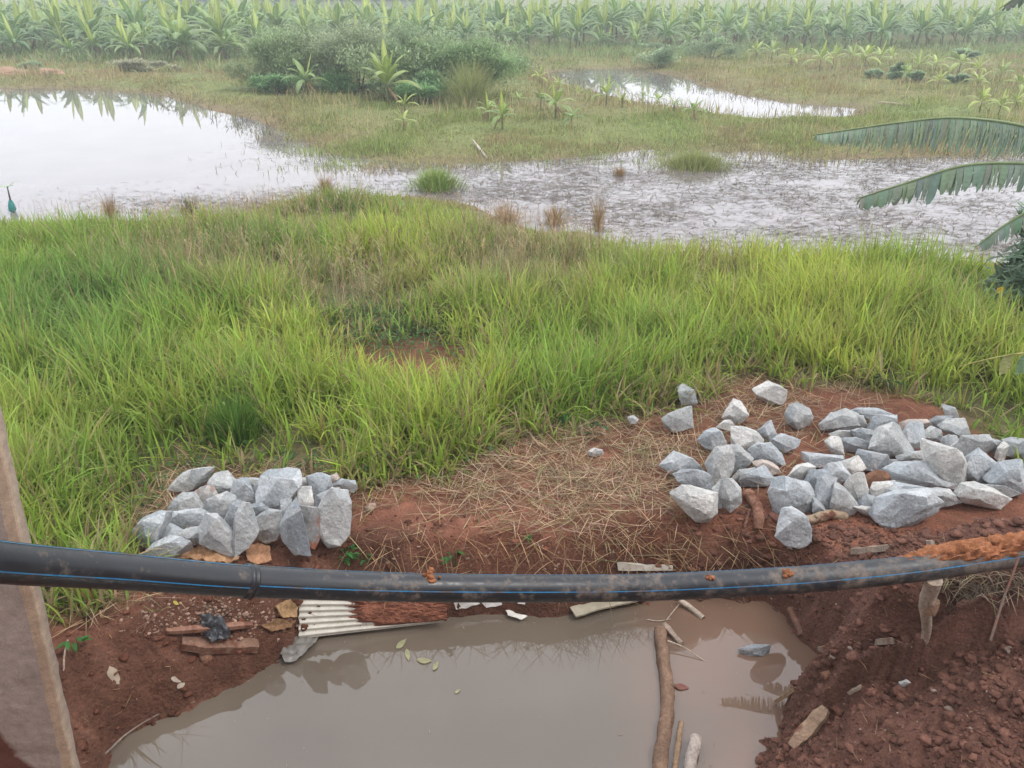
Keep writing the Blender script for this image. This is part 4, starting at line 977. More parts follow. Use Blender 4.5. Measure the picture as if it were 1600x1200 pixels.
def post():
    mat = post_mat()
    A = at_y(-12, 668, 2.2); B = at_y(113, 1215, 2.2)
    ax = (A-B).normalized(); base = B-ax*(.75); top = A+ax*.9
    L = (top-base).length
    bm = bmesh.new(); n = 60
    # cross-section: broad face to the viewer, a narrow chamfered arris on the right
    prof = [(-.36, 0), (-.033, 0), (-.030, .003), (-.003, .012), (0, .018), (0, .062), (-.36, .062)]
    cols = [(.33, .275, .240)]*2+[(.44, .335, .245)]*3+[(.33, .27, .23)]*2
    z = ax; x = Vector((1, 0, 0)); x = (x-z*x.dot(z)).normalized(); y = z.cross(x)
    lay = bm.verts.layers.float_color.new('Col')
    rings = []
    for i in range(n+1):
        t = i/n*L; ring = []
        for (u, v), c in zip(prof, cols):
            j = .0045*mnoise.noise(Vector((u*20, v*20, t*14)))
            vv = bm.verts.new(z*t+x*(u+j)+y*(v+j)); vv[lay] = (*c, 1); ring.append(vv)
        rings.append(ring)
    m = len(prof)
    for i in range(n):
        for k in range(m): bm.faces.new((rings[i][k], rings[i][(k+1) % m], rings[i+1][(k+1) % m], rings[i+1][k]))
    bm.faces.new(rings[-1]); bm.faces.new(rings[0][::-1])
    bmesh.ops.recalc_face_normals(bm, faces=bm.faces)
    me = bpy.data.meshes.new('concrete_post'); bm.to_mesh(me); bm.free()
    tag(link('concrete_post', me, mat, None, base), 'leaning grey concrete post with a mud splashed foot at the left edge, behind the pipe', 'post')
post()

# ------------------------------------------------------------------ logs, branches, planks
BARK, WOODC, PALEW, GREYW = (.20, .125, .085), (.30, .20, .125), (.40, .33, .26), (.25, .195, .155)
def rod(name, pts, rad, col, label, cat, cap=None, mat='wood', n=10, rough=.28, seed=1, group=None, steps=6, knots=0):
    """a branch or log along world points"""
    P = spline(pts, steps) if len(pts) > 2 else [Vector(pts[0]).lerp(Vector(pts[1]), k/8) for k in range(9)]
    m = len(P); rr = [rad[0]+(rad[1]-rad[0])*i/(m-1) for i in range(m)]
    o = P[0].copy(); b = MB()
    P2 = [p-o+Vector((mnoise.noise(p*9)*rad[0]*.18, mnoise.noise(p*9+Vector((5, 0, 0)))*rad[0]*.18, mnoise.noise(p*9+Vector((0, 7, 0)))*rad[0]*.1)) for p in P]
    b.tube(P2, rr, n, col, cap or PALEW, rough, seed)
    rg = random.Random(seed)
    for _ in range(knots):
        i = rg.randrange(2, m-2); d = Vector((rg.uniform(-1, 1), rg.uniform(-1, .2), rg.uniform(0, 1))).normalized()
        b.tube([P2[i]+d*rr[i]*.6, P2[i]+d*rr[i]*1.12, P2[i]+d*rr[i]*1.3], [rr[i]*.5, rr[i]*.38, rr[i]*.2], 7, tuple(c*.7 for c in col), None, .3, seed)
    return tag(b.build(name, M[mat], None, True, 50), label, cat, group).__setattr__('location', o)
W = lambda px, py, dz=0.0: at(px, py, ZW+dz)
def Gp(px, py, dz=0.0):
    p = hit(px, py); p.z += dz; return p
rod('log', [W(1031, 984, .02), W(1037, 1030, .025), W(1043, 1075, .02), W(1042, 1120, .02), W(1035, 1165, .02), W(1031, 1215, .02), W(1030, 1290, .0)], (.039, .042), BARK, 'long crooked bare log lying in the muddy water', 'log', knots=4, seed=2, n=14)
rod('branch_piece', [W(1037, 975, .03), W(1050, 990, .02), W(1064, 1006, .01)], (.022, .019), GREYW, 'short split grey stick leaning on the tip of the long crooked log', 'stick', seed=3)
rod('branch_piece', [W(1062, 938, .04), W(1080, 950, .02), W(1099, 966, .005)], (.018, .020), PALEW, 'pale broken stick lying in the shallows just under the pipe', 'stick', seed=4, cap=(.16, .09, .06))
rod('branch_piece', [W(1064, 1128, .005), W(1060, 1160, .02), W(1052, 1220, .03)], (.015, .018), WOODC, 'thin brown stick between the long crooked log and the sawn white barked log', 'stick', seed=5)
rod('sawn_log', [W(1087, 1152, .045), W(1081, 1185, .04), W(1074, 1240, .03)], (.033, .034), (.38, .32, .28), 'short sawn log with peeling whitish bark at the bottom edge of the water', 'log', cap=(.36, .24, .14), seed=6, n=14, rough=.18)
rod('twig', [W(1043, 1001, .05), W(1070, 1012, .035), W(1101, 1033, .0)], (.005, .003), PALEW, 'thin pale twig sticking out from the long crooked log into the water', 'twig', seed=7, n=6)
rod('twig', [W(1041, 969, .03), W(1052, 955, .04), W(1061, 944, .03)], (.0035, .0025), PALEW, 'thin pale stalk between the log tip and the broken stick under the pipe', 'twig', seed=8, n=6)
rod('twig', [W(1010, 968, .006), W(1030, 970, .01), W(1048, 967, .006)], (.003, .002), PALEW, 'floating straw stalk beside the tip of the long crooked log', 'twig', seed=9, n=6)
rod('wood_chunk', [Gp(1234, 956, .02), Gp(1246, 978, .02), Gp(1252, 994, .01)], (.030, .026), (.19, .105, .075), 'mud coated log chunk at the right shore of the water under the pipe', 'log', mat='wood_muddy', seed=10)
rod('branch', [Gp(165, 1180, .01), Gp(200, 1150, .02), Gp(250, 1118, .015), Gp(305, 1098, .01)], (.007, .003), GREYW, 'long thin bare branch along the left water edge', 'branch', seed=11, n=6)
rod('root_stub', [Gp(1166, 778, .04), Gp(1176, 790, .05), Gp(1184, 806, .03), Gp(1183, 828, .02)], (.040, .036), (.26, .135, .09), 'stubby soil crusted root bending down the bank beside the upright two toned stone', 'root', mat='wood_muddy', seed=12, n=12)
rod('root_stub', [Gp(1172, 800, .02), Gp(1166, 815, .02), Gp(1163, 826, .01)], (.014, .010), (.24, .13, .09), 'thin side root left of the stubby soil crusted root', 'root', mat='wood_muddy', seed=13, n=8)
q = Gp(1258, 822, .04)
rod('sawn_branch', [q, q+Vector((.10, .03, .015)), q+Vector((.20, .06, .01)), q+Vector((.30, .09, -.02))], (.032, .036), (.36, .27, .19), 'sawn branch with a brown cut end in front of the large heap', 'branch', cap=(.19, .105, .065), mat='wood_muddy', seed=14, n=14, knots=2)
def plank(name, a, b, w, t, col, label, cat, mat='wood', seed=1, taper=.4):
    a, b = Vector(a), Vector(b); ax = (b-a); L = ax.length; ax.normalize()
    up = Vector((0, 0, 1)); s = ax.cross(up).normalized(); u = s.cross(ax)
    m = MB(); n = 10; V = []; rg = random.Random(seed)
    for i in range(n+1):
        f = i/n; k = (taper+(1-taper)*min(1, f*3.2))*(taper+(1-taper)*min(1, (1-f)*4))
        k *= rg.uniform(.88, 1.06); jz = rg.uniform(-.1, .1)*t
        for sx, sz in ((-1, -1), (1, -1), (1, 1), (.3, 1.25), (-1, .9)): V.append(ax*L*f+s*sx*w*k*.5+u*(sz*t*.5+jz))
    F = [(i*5+k, i*5+(k+1) % 5, i*5+5+(k+1) % 5, i*5+5+k) for i in range(n) for k in range(5)]+[(4, 3, 2, 1, 0), tuple(n*5+k for k in range(5))]
    m.add(V, F, col); o = m.build(name, M[mat], None, True, 30); o.location = a
    return tag(o, label, cat)
plank('plank', Gp(1278, 1019, .02), Gp(1392, 1012, .05), .055, .03, GREYW, 'splintered grey plank lying on the mud at the right water edge', 'plank', 'wood_muddy', 2, .15)
plank('plank', Gp(1330, 866, .02), Gp(1456, 856, .03), .07, .035, (.30, .235, .185), 'weathered plank lying on the soil just behind the right part of the pipe', 'plank', 'wood', 3, .3)
plank('wood_chunk', Gp(1236, 1172, .02), Gp(1288, 1118, .05), .075, .045, (.28, .19, .13), 'angular brown wood chunk in the mud near the bottom right of the water', 'wood piece', 'wood_muddy', 4, .6)
plank('wood_chunk', Gp(1212, 1100, .015), Gp(1240, 1083, .03), .03, .02, WOODC, 'small splintered wood chip at the water edge', 'wood piece', 'wood', 5, .5)
plank('wood_chunk', Gp(1325, 1085, .01), Gp(1345, 1076, .02), .025, .015, PALEW, 'small pale wood chip on the dug soil right of the water', 'wood piece', 'wood', 6, .5)
plank('plank', Gp(262, 992, .03), Gp(396, 985, .05), .05, .025, (.25, .13, .09), 'muddy brown plank bedded in the left bank behind the black bag', 'plank', 'wood_muddy', 7, .6)
plank('plank', Gp(285, 1012, .03), Gp(405, 1018, .05), .11, .05, (.20, .115, .08), 'thick mud covered beam bedded in the left bank below the black bag', 'beam', 'wood_muddy', 8, .7)
# support stake under the pipe, with its lashed lower half
def stake():
    g = Gp(1447, 990); top = pipe_top(1450, R(-80))
    root = empty('support_stake', g, 'pale wooden stake propping up the right part of the pipe', 'stake')
    m = MB(); a = Vector((0, 0, -.10)); b = (top-g)
    P = [a.lerp(b, k/8)+Vector((.012*math.sin(k*.9), 0, 0)) for k in range(9)]
    m.tube(P, [.018, .020, .022, .024, .026, .034, .036, .037, .037], 12, (.34, .27, .21), None, .15, 4); m.build('shaft', M['wood'], root, True, 45)
    c = a.lerp(b, .66); m = MB(); m.tube([c+Vector((-.002, -.008, -.035)), c+Vector((0, -.008, .0)), c+Vector((.002, -.008, .035))], [.036, .043, .037], 12, (.24, .15, .10), None, .3, 5); m.build('mud_collar', M['clod'], root, True, 45)
stake()
rod('stick', [at_s(1548, 1000, 4.02), at_s(1570, 930, 4.25), at_s(1592, 872, 4.42)], (.006, .0045), (.095, .065, .05), 'thin dark stick leaning on the clay covered right end of the pipe', 'stick', seed=15, n=7, mat='wood_muddy')
rod('twig', [Gp(100, 1048, .0), Gp(104, 1035, .05), Gp(112, 1018, .09)], (.006, .005), (.36, .28, .22), 'bare pale stem beside the post', 'twig', seed=16, n=6)
# root fringe hanging under the right end of the pipe
def rootlets():
    rg = np.random.default_rng(5); n = 260
    P = np.array([hit(a, b) for a, b in zip(rg.uniform(1475, 1600, n), rg.uniform(895, 935, n))]); P[:, 2] += .02
    c = jit(np.tile(np.array((.25, .19, .13)), (n, 1)), .3)
    V, F, C = blades(P, rg.uniform(.05, .22, n), rg.uniform(.002, .006, n), rg.uniform(3.3, 6.1, n), rg.uniform(.9, 2.2, n), rg.uniform(0, 1, n), c, 4)
    c0 = P.mean(0)
    tag(link('rootlets', np_mesh('rootlets', V-c0, F, C), M['dry'], None, c0), 'dry root fringe hanging under the clay covered end of the pipe', 'roots')
rootlets()
# ------------------------------------------------------------------ scrap and small plants by the pit
M['tin'] = surf('painted_tin', rough=.5, scales=((14, .12), (70, .1)), bump=.15, bscale=60, bdist=.003, stain=(16, .66, .72, (.22, .12, .08)))
M['film'] = surf('plastic_film', rough=.35, scales=((25, .2),), bump=.4, bscale=30, bdist=.01, spec=.5)
def crumple(name, outline, base, tone, label, cat, mat, amp=.02, thick=.006, sub=5, tilt=0.0, seed=1, lift=0.0, group=None):
    """a bent sheet with a real thickness: outline in the photograph, laid on the ground there"""
    cx = sum(p[0] for p in outline)/len(outline); cy = sum(p[1] for p in outline)/len(outline)
    pts = [base(px, py) for px, py in outline]; c0 = sum(pts, Vector())/len(pts)
    bm = bmesh.new(); ctr = bm.verts.new((0, 0, 0)); vs = [bm.verts.new(p-c0) for p in pts]
    for i in range(len(vs)): bm.faces.new((ctr, vs[i], vs[(i+1) % len(vs)]))
    for _ in range(sub):
        bmesh.ops.subdivide_edges(bm, edges=[e for e in bm.edges if e.calc_length() > .018], cuts=1); bmesh.ops.triangulate(bm, faces=bm.faces)
    s = Vector((seed*3.3, seed, 0))
    for v in bm.verts:
        v.co.z += lift+amp*(mnoise.noise(v.co*14+s)+.6*mnoise.noise(v.co*33+s)+.3*abs(mnoise.noise(v.co*70+s)))
        v.co.x += amp*.4*mnoise.noise(v.co*25+s*2)
    r = bmesh.ops.solidify(bm, geom=list(bm.faces), thickness=thick)
    bmesh.ops.recalc_face_normals(bm, faces=bm.faces)
    lay = bm.verts.layers.float_color.new('Col')
    for v in bm.verts: v[lay] = (*tone, 1)
    me = bpy.data.meshes.new(name); bm.to_mesh(me); bm.free()
    me.polygons.foreach_set('use_smooth', np.ones(len(me.polygons), bool)); me.set_sharp_from_angle(angle=R(50))
    return tag(link(name, me, mat, None, c0), label, cat, group)
def corrugated():
    # lies face up on the lip of the bank, ridges running along it, free edge just over the water
    q, (A, B, D) = SHEETS[0]; C_ = np.array(at(694, 972, -.455)[:])
    A, B, C_, D = Vector(A), Vector(B), Vector(C_), Vector(D)
    m = MB(); nu, nv = 60, 84; V = []; Cc = []
    nrm = (B-A).cross(D-A).normalized(); nrm = nrm if nrm.z > 0 else -nrm
    def surfp(u, v, rib=True):
        p = (A*(1-u)+B*u)*(1-v)+(D*(1-u)+C_*u)*v
        return p+nrm*((.0075*math.cos(v*2*math.pi*6.5) if rib else .004)+.007*mnoise.noise(Vector((u*3, v*1.5, 2))))
    for side in (0, 1):
        for i in range(nu+1):
            u = i/nu
            for j in range(nv+1):
                v = j/nv
                e = .012*mnoise.noise(Vector((v*9, 4, 0))) if i == 0 else 0
                V.append(surfp(u+e, v)-nrm*side*.0015-A); Cc.append((.53, .50, .435))
    K = (nu+1)*(nv+1); F = []
    for i in range(nu):
        for j in range(nv):
            a = i*(nv+1)+j; F.append((a, a+1, a+nv+2, a+nv+1)); F.append((K+a, K+a+nv+1, K+a+nv+2, K+a+1))
    m.add(V, F, Cc); o = m.build('corrugated_sheet', M['tin'], None, True, 60); o.location = A
    tag(o, 'cream white corrugated roofing sheet half buried in red soil at the water edge', 'metal sheet')
    # the soil that has slumped over its right part
    V = []; F = []; nu, nv = 110, 60; Cc = []
    for i in range(nu+1):
        for j in range(nv+1):
            u = .22+.80*i/nu; v = -.04+.99*j/nv
            lim = .36+.16*sstep(.55, .85, v)+.05*mnoise.noise(Vector((v*14, 1, 0)))+.03*mnoise.noise(Vector((v*40, 1, 0)))-.12*sstep(.5, .1, v)*(mnoise.noise(Vector((v*22, 5, 0))))
            far = .93-.10*max(0, 1-(u-.3)/.5)
            t = min(1, max(-.25, min((u-lim)/.07, (far-v)/.06)))
            h = .030*t*(1+.7*mnoise.noise(Vector((u*6, v*3, 7))))+.010*mnoise.noise(Vector((u*26, v*9, 3)))*max(0, t)+.006*mnoise.noise(Vector((u*70, v*22, 5)))
            V.append(surfp(u, v, False)+nrm*(h-.006)-A); Cc.append((.20, .08, .05))
    F = [(i*(nv+1)+j, i*(nv+1)+j+1, (i+1)*(nv+1)+j+1, (i+1)*(nv+1)+j) for i in range(nu) for j in range(nv)]
    m = MB(); m.add(V, F, Cc); o = m.build('soil_heap', M['clod'], None, True, 40); o.location = A
    tag(o, 'red soil slumped over the right part of the corrugated sheet', 'soil heap')
corrugated()
def leaf_shape(px, py, L, ang, wid=.38, n=7):
    """pointed leaf outline in photo pixels (foreshortened on the ground)"""
    ca, sa = math.cos(R(ang)), math.sin(R(ang)); out = []
    for sd in (1, -1):
        for k in range(n):
            t = k/n if sd == 1 else 1-k/n
            w = sd*wid*L*.5*math.sin(math.pi*t**.8)
            x = (t-.5)*L; out.append((px+x*ca-w*sa, py+(x*sa+w*ca)))
    return out
gp = lambda px, py: Gp(px, py, .015)
wz = lambda z: (lambda px, py: at(px, py, z))
crumple('sacking', outline_of('300,645 340,600 450,585 520,555 600,570 740,640 740,690 600,700 420,700 310,690', CA), gp, (.36, .21, .115), 'crumpled tan sacking in front of the small heap, left of its torn piece', 'sacking', M['wood'], .040, .008, seed=2, lift=.02)
crumple('sacking', outline_of('775,600 850,575 925,585 945,690 860,705 790,690', CA), gp, (.33, .175, .10), 'torn flat piece of tan sacking on the soil in front of the small heap', 'sacking', M['wood'], .022, .006, seed=3, lift=.01)
crumple('plastic_sheet', [(432, 990), (470, 985), (500, 990), (488, 1010), (462, 1032), (445, 1036), (435, 1015)], wz(ZW+.03), (.15, .138, .12), 'crumpled greyish plastic sheet dipping into the water below the corrugated sheet', 'plastic sheet', M['film'], .022, .003, seed=4)
crumple('plastic_bag', [(318, 982), (335, 976), (352, 985), (362, 1000), (358, 1018), (335, 1022), (322, 1010)], lambda a, b: Gp(a, b, .10), (.020, .021, .026), 'crumpled black plastic bag caught on the left bank', 'plastic bag', M['film'], .045, .004, seed=5)
crumple('plastic_scrap', [(708, 944), (745, 942), (750, 950), (712, 958)], lambda a, b: Gp(a, b, .03), (.55, .53, .49), 'dirty white plastic strip at the water edge right of the corrugated sheet', 'plastic scrap', M['film'], .012, .003, seed=6)
crumple('plastic_scrap', [(752, 946), (782, 942), (784, 950), (760, 955)], lambda a, b: Gp(a, b, .03), (.60, .58, .55), 'small white plastic tatter next to the dirty white strip', 'plastic scrap', M['film'], .012, .003, seed=7)
crumple('plastic_scrap', [(788, 950), (806, 958), (824, 964), (815, 968), (794, 962)], wz(ZW+.03), (.58, .55, .50), 'pointed white plastic shred touching the water under the pipe', 'plastic scrap', M['film'], .01, .003, seed=8)
crumple('plastic_scrap', [(808, 941), (822, 940), (820, 950), (809, 949)], lambda a, b: Gp(a, b, .03), (.62, .60, .58), 'tiny white plastic flake under the pipe at the water edge', 'plastic scrap', M['film'], .008, .003, seed=9)
crumple('board', [(890, 950), (940, 938), (1005, 934), (1010, 938), (950, 950), (900, 965)], wz(ZW+.04), (.34, .30, .225), 'long cream board edge at the water line under the pipe', 'board', M['plain'], .006, .012, seed=10)
crumple('board', [(963, 884), (1010, 889), (1050, 890), (1050, 897), (965, 897)], lambda a, b: Gp(a, b, .03), (.42, .38, .33), 'broken whitish board lying on the bank just behind the pipe', 'board', M['plain'], .006, .012, seed=11)
crumple('bark_fibre', [(430, 952), (455, 946), (466, 955), (464, 972), (440, 970)], lambda a, b: Gp(a, b, .04), (.31, .195, .10), 'pale fibrous husk piece left of the corrugated sheet', 'husk', M['wood'], .028, .012, seed=12)
crumple('bark_fibre', [(404, 985), (430, 975), (462, 976), (455, 990), (425, 995)], lambda a, b: Gp(a, b, .04), (.19, .105, .055), 'dark brown fibrous bark slab under the pale husk piece', 'bark', M['wood'], .024, .014, seed=13)
for k, (px, py, L, an, c, lab, lf) in enumerate([(180, 1060, 34, 60, (.40, .32, .24), 'curled pale dry leaf on the left bank', .02), (276, 1067, 17, 20, (.45, .37, .30), 'whitish dry leaf scrap low on the left bank, upper of a pair', .012),
        (284, 1075, 16, -40, (.43, .35, .28), 'whitish dry leaf scrap nearest the water, lower of a pair', .012), (276, 946, 11, 30, (.50, .42, .10), 'small yellow leaf on the gravel under the pipe', .008)]):
    crumple('dry_leaf', leaf_shape(px, py, L, an, .5), lambda a, b: Gp(a, b, .02), c, lab, 'leaf', M['dry'], lf, .002, seed=14+k, group='dry leaves on the left bank')
for k, (px, py, L, an, lab) in enumerate([(627, 1006, 22, -45, 'pale green leaf floating farthest back on the pit water'), (637, 1023, 20, 80, 'pale upright leaf floating below the farthest back one'), (663, 1032, 24, 5, 'slightly curled pale leaf floating in the middle of the pit water'),
        (681, 1040, 18, -60, 'pale leaf floating right of the curled one on the pit water'), (715, 1080, 11, -30, 'faint small leaf floating nearest the viewer on the pit water')]):
    crumple('floating_leaf', leaf_shape(px, py, L, an, .42), wz(ZW+.006), (.36, .35, .20), lab, 'leaf', M['leaf'], .004, .0015, seed=20+k, sub=3, group='leaves floating on the pit water')
crumple('floating_leaf', leaf_shape(1065, 1073, 24, 8, .4), wz(ZW+.008), (.24, .085, .06), 'reddish brown leaf floating right beside the long crooked log', 'leaf', M['leaf'], .004, .002, seed=27, sub=3, group='leaves floating on the pit water')

def leafy(name, px, py, n, h, size, label, cat, col=(.055, .16, .035), base=None, seed=1, spread=.6, group=None):
    """a young broad-leaved weed: stems and a mesh of pointed leaves"""
    rg = random.Random(seed); g = base or Gp(px, py)
    root = empty(name, g, label, cat, group)
    st = MB(); lf = MB()
    for i in range(n):
        a = rg.uniform(0, 6.28); hh = h*rg.uniform(.45, 1.1); d = Vector((math.cos(a), math.sin(a), 0))*spread*hh*rg.uniform(.3, 1)
        tip = d+Vector((0, 0, hh)); st.tube([(0, 0, -.01), d*.35+Vector((0, 0, hh*.6)), tip], [.0028, .0022, .0016], 5, (.16, .17, .07))
        for j in range(rg.choice((1, 2, 3))):
            b = a+rg.uniform(-1.3, 1.3); L = size*rg.uniform(.7, 1.2); w = L*.5
            f = Vector((math.cos(b), math.sin(b), rg.uniform(-.35, .15))).normalized(); s = f.cross(Vector((0, 0, 1))).normalized(); u = s.cross(f)
            o = tip*rg.uniform(.75, 1)
            c = tuple(x*rg.uniform(.75, 1.3) for x in col)
            V = [o, o+f*L*.3+s*w*.42+u*.006, o+f*L*.65+s*w*.36, o+f*L-u*.012, o+f*L*.65-s*w*.36, o+f*L*.3-s*w*.42+u*.006, o+f*L*.35-u*.004, o+f*L*.68-u*.006]
            lf.add(V, [(0, 1, 6), (1, 2, 7, 6), (2, 3, 7), (3, 4, 7), (4, 5, 6, 7), (5, 0, 6)], c)
    st.build('stem', M['bush'], root); lf.build('foliage', M['bush'], root, True)
    return root
leafy('seedling', 122, 1014, 4, .09, .065, 'small seedling with three green leaves on the left bank beside the post', 'plant', seed=2)
leafy('weed', 545, 880, 12, .12, .055, 'bushy green weed at the bank edge right of the small heap', 'plant', seed=3)
leafy('weed', 575, 884, 8, .09, .05, 'low green weed just right of the bushy one at the bank edge', 'plant', seed=4)
leafy('weed', 712, 886, 5, .12, .062, 'three leaved green weed sprouting behind the middle of the pipe', 'plant', seed=5)
leafy('weed', 826, 845, 4, .06, .04, 'tiny green weed under the straw at the bank edge', 'plant', seed=6)
leafy('weed', 1246, 862, 5, .06, .035, 'tiny bright green sprout below the pale blue block', 'plant', (.13, .26, .04), seed=7)
leafy('weed', 930, 690, 6, .14, .07, 'broad leaved green weed above the small white stone', 'plant', (.045, .12, .035), seed=8)
leafy('weed', 880, 668, 6, .14, .06, 'dark broad leaved weed at the grass front left of the white stone', 'plant', (.04, .11, .035), seed=9)
leafy('weed', 480, 735, 6, .12, .06, 'dark green weed behind the small heap', 'plant', (.04, .11, .03), seed=10)
leafy('weed', 1395, 612, 16, .16, .05, 'low dark leafy weed patch at the grass edge behind the large heap', 'plant', (.045, .10, .04), seed=11, spread=1.2)
leafy('weed', 1247, 790, 4, .10, .03, 'small yellow green sprout left of the big round front stone', 'plant', (.16, .24, .05), seed=12)
def floating_bits():
    """chaff and scum drifting on the pit water, thickest along the shore"""
    n = 2600; x = rng.uniform(-1.7, 1.9, n); y = rng.uniform(2.2, 4.4, n); d = poly_sdf(x, y, PIT)
    k = (d < -.02) & (rng.random(n) < .05+.75*np.exp(d/.10)); x, y = x[k], y[k]; n = len(x)
    c = jit(np.tile(np.array((.27, .20, .13)), (n, 1)), .35)
    stuff('floating_bits', [blades(np.stack([x, y, np.full(n, ZW+.003)], 1), rng.uniform(.004, .035, n)*rng.uniform(.3, 1, n), rng.uniform(.0015, .005, n), rng.uniform(0, 6.28, n), np.full(n, 1.56), rng.normal(0, .01, n), c, 2, None, rng.normal(0, .1, n))], M['dry'], 'chaff and scum drifting along the edge of the pit water')
floating_bits()
def low_weeds():
    """creeping leaves over the bare reddish patch and along the grass front"""
    n = 2600; px = np.concatenate([rng.normal(620, 75, n), rng.uniform(60, 1000, n//3)]); py = np.concatenate([rng.normal(512, 26, n), rng.normal(745, 40, n//3)])
    P = np.array([at(a, b, 0) for a, b in zip(px, py)]); k = (poly_sdf(P[:, 0], P[:, 1], TALL) < .1); P = P[k]; n = len(P)
    P[:, 2] = ground_z(P[:, 0], P[:, 1], False)+rng.uniform(.01, .10, n)
    c = jit(np.tile(np.array((.075, .15, .045)), (n, 1)), .25)
    stuff('creeping_weeds', [blades(P, rng.uniform(.03, .07, n), rng.uniform(.018, .035, n), rng.uniform(0, 6.28, n), rng.uniform(.8, 1.5, n), rng.uniform(0, .5, n), c, 2)], M['bush'], 'creeping broad leaved weeds over the bare reddish patch')
low_weeds()
# ------------------------------------------------------------------ bananas
B_OLD, B_MID, B_YNG = np.array((.095, .180, .072)), np.array((.17, .28, .085)), np.array((.38, .45, .11))
def banana_leaf(L, Wd, az, elev, droop, fold, col, rg, n=9, ragged=.25, petiole=.16, z0=(0, 0, 0)):
    """one arching banana leaf: a ridge for the midrib, two drooping half blades with a torn edge"""
    V, F, C = [], [], []
    p = np.array(z0, float); d = np.array((math.cos(az), math.sin(az), 0)); s = np.array((-math.sin(az), math.cos(az), 0))
    ang = elev
    for i in range(n+1):
        t = i/n
        w = 0.012 if t < petiole else Wd*.5*math.sin(math.pi*min(1, ((t-petiole)/(1-petiole))**.75*.94+.06))**.6
        if i == n: w = .012
        u = -math.sin(ang)*d+math.cos(ang)*np.array((0, 0, 1))
        f = fold*(.6+.6*t)+rg.uniform(-.12, .12)
        tear = 1-ragged*rg.random()*(t > petiole)
        fw = (math.cos(ang)*d+math.sin(ang)*np.array((0, 0, 1)))*Wd*.18*(t > petiole)
        for sd in (1, -1):
            q = p+sd*s*w*math.cos(f)-u*w*math.sin(f)*tear+fw*rg.uniform(.3, 1)
            m = p+sd*s*w*.5*math.cos(f*.6)-u*w*.5*math.sin(f*.6)+fw*.3
            V += [q, m]
        V.append(p.copy())
        rib = col*1.25+.03
        C += [col*rg.uniform(.8, 1.15), col, col*rg.uniform(.8, 1.15), col, rib]
        step = L/n; p = p+step*(math.cos(ang)*d+math.sin(ang)*np.array((0, 0, 1))); ang -= droop/n*(.5+1.2*t)
    for i in range(n):
        a, b = i*5, i*5+5
        F += [(a, a+1, b+1, b), (a+1, a+4, b+4, b+1), (a+4, a+3, b+3, b+4), (a+3, a+2, b+2, b+3)]
    return np.array(V), np.array(F), np.array(C)
def banana_meshes(seed, H, nl, young=1, yellow=.0, dead=1, lw=.30, n=9, upright=0.0, Ls=1.0):
    """pseudostem mesh and crown mesh; H is the height to the leaf bases"""
    rg = random.Random(seed); parts = []
    ga = rg.uniform(0, 6.28)
    for i in range(nl):
        t = i/max(1, nl-1)                     # 0 oldest and lowest, 1 youngest
        az = ga+i*2.4+rg.uniform(-.3, .3); L = H*Ls*rg.uniform(.85, 1.15)*(1.0-.15*t)
        elev = .42+.85*t+rg.uniform(-.12, .12)+upright*.3
        col = (B_OLD*(1-t)+B_MID*t)*rg.uniform(.85, 1.2); col = col*(1-yellow)+B_YNG*yellow*rg.uniform(.7, 1.1)
        parts.append(banana_leaf(L, L*lw*rg.uniform(.85, 1.1), az, elev, 1.95-.9*t-.5*upright, .5-.25*t, col, rg, n, z0=(0, 0, H*(.86+.14*t))))
    for _ in range(young):
        L = H*Ls*rg.uniform(.75, 1.05); parts.append(banana_leaf(L, L*.17, rg.uniform(0, 6.28), 1.38+rg.uniform(-.12, .1), .15, .2, B_YNG*rg.uniform(.8, 1.15), rg, n, .05, .08, (0, 0, H)))
    for _ in range(dead):
        L = H*Ls*.7; parts.append(banana_leaf(L, L*.2, rg.uniform(0, 6.28), -.5, 1.2, 1.0, np.array((.22, .13, .065)), rg, n, .4, .1, (0, 0, H*.85)))
    V, F, C = join(parts)
    crown = np_mesh('crown', V, F, np.clip(C, .005, 1), smooth=False)
    st = MB(); k = H/2.0
    st.tube([(0, 0, -.05), (.01*k, 0, H*.3), (0, .01*k, H*.7), (0, 0, H*1.04)], [.10*k+.01, .085*k+.01, .07*k+.008, .05*k+.005], 9, (.16, .17, .075))
    for q in range(4):
        a = rg.uniform(0, 6.28); d = Vector((math.cos(a), math.sin(a), 0))
        st.tube([d*.08*k+Vector((0, 0, H*.55)), d*.13*k+Vector((0, 0, H*.3)), d*.12*k+Vector((0, 0, 0))], [.02*k, .03*k, .018*k], 5, (.19, .115, .065))
    return st.mesh('pseudostem', True, 60), crown
def banana(name, loc, meshes, label, group, rz=0, s=1.0, cat='banana plant', tilt=0.0):
    r = empty(name, loc, label, cat, group, rz); r.scale = (s, s, s); r.rotation_euler = (tilt, 0, rz)
    for nm, me in zip(('pseudostem', 'crown'), meshes):
        o = bpy.data.objects.new(nm, me); COL.objects.link(o); o.parent = r
        if not me.materials: me.materials.append(M['leaf'])
    return r
def plant_at(px, py, hpx, seed, label, group, **kw):
    g = hit(px, py); sc = FPX/math.hypot(g.y, CAMZ-g.z); total = hpx/sc*1.25
    ms = banana_meshes(seed, total*.34, Ls=1.75, **kw)
    return banana('banana_plant', g, ms, label, group, rz=seed*1.3)
GY = 'young banana plants on the land between the ponds'
plant_at(480, 150, 54, 11, 'banana plant with one pale upright leaf standing alone before the grey thicket', GY, nl=8, young=1, yellow=.25, dead=2)
plant_at(607, 166, 76, 12, 'tall leaning yellow green banana plant in front of the grey thicket', GY, nl=11, young=3, yellow=.6, dead=1, upright=.6)
plant_at(633, 178, 34, 13, 'short yellow banana plant at the foot of the tall leaning one', GY, nl=6, young=1, yellow=.8, dead=1, upright=.3)
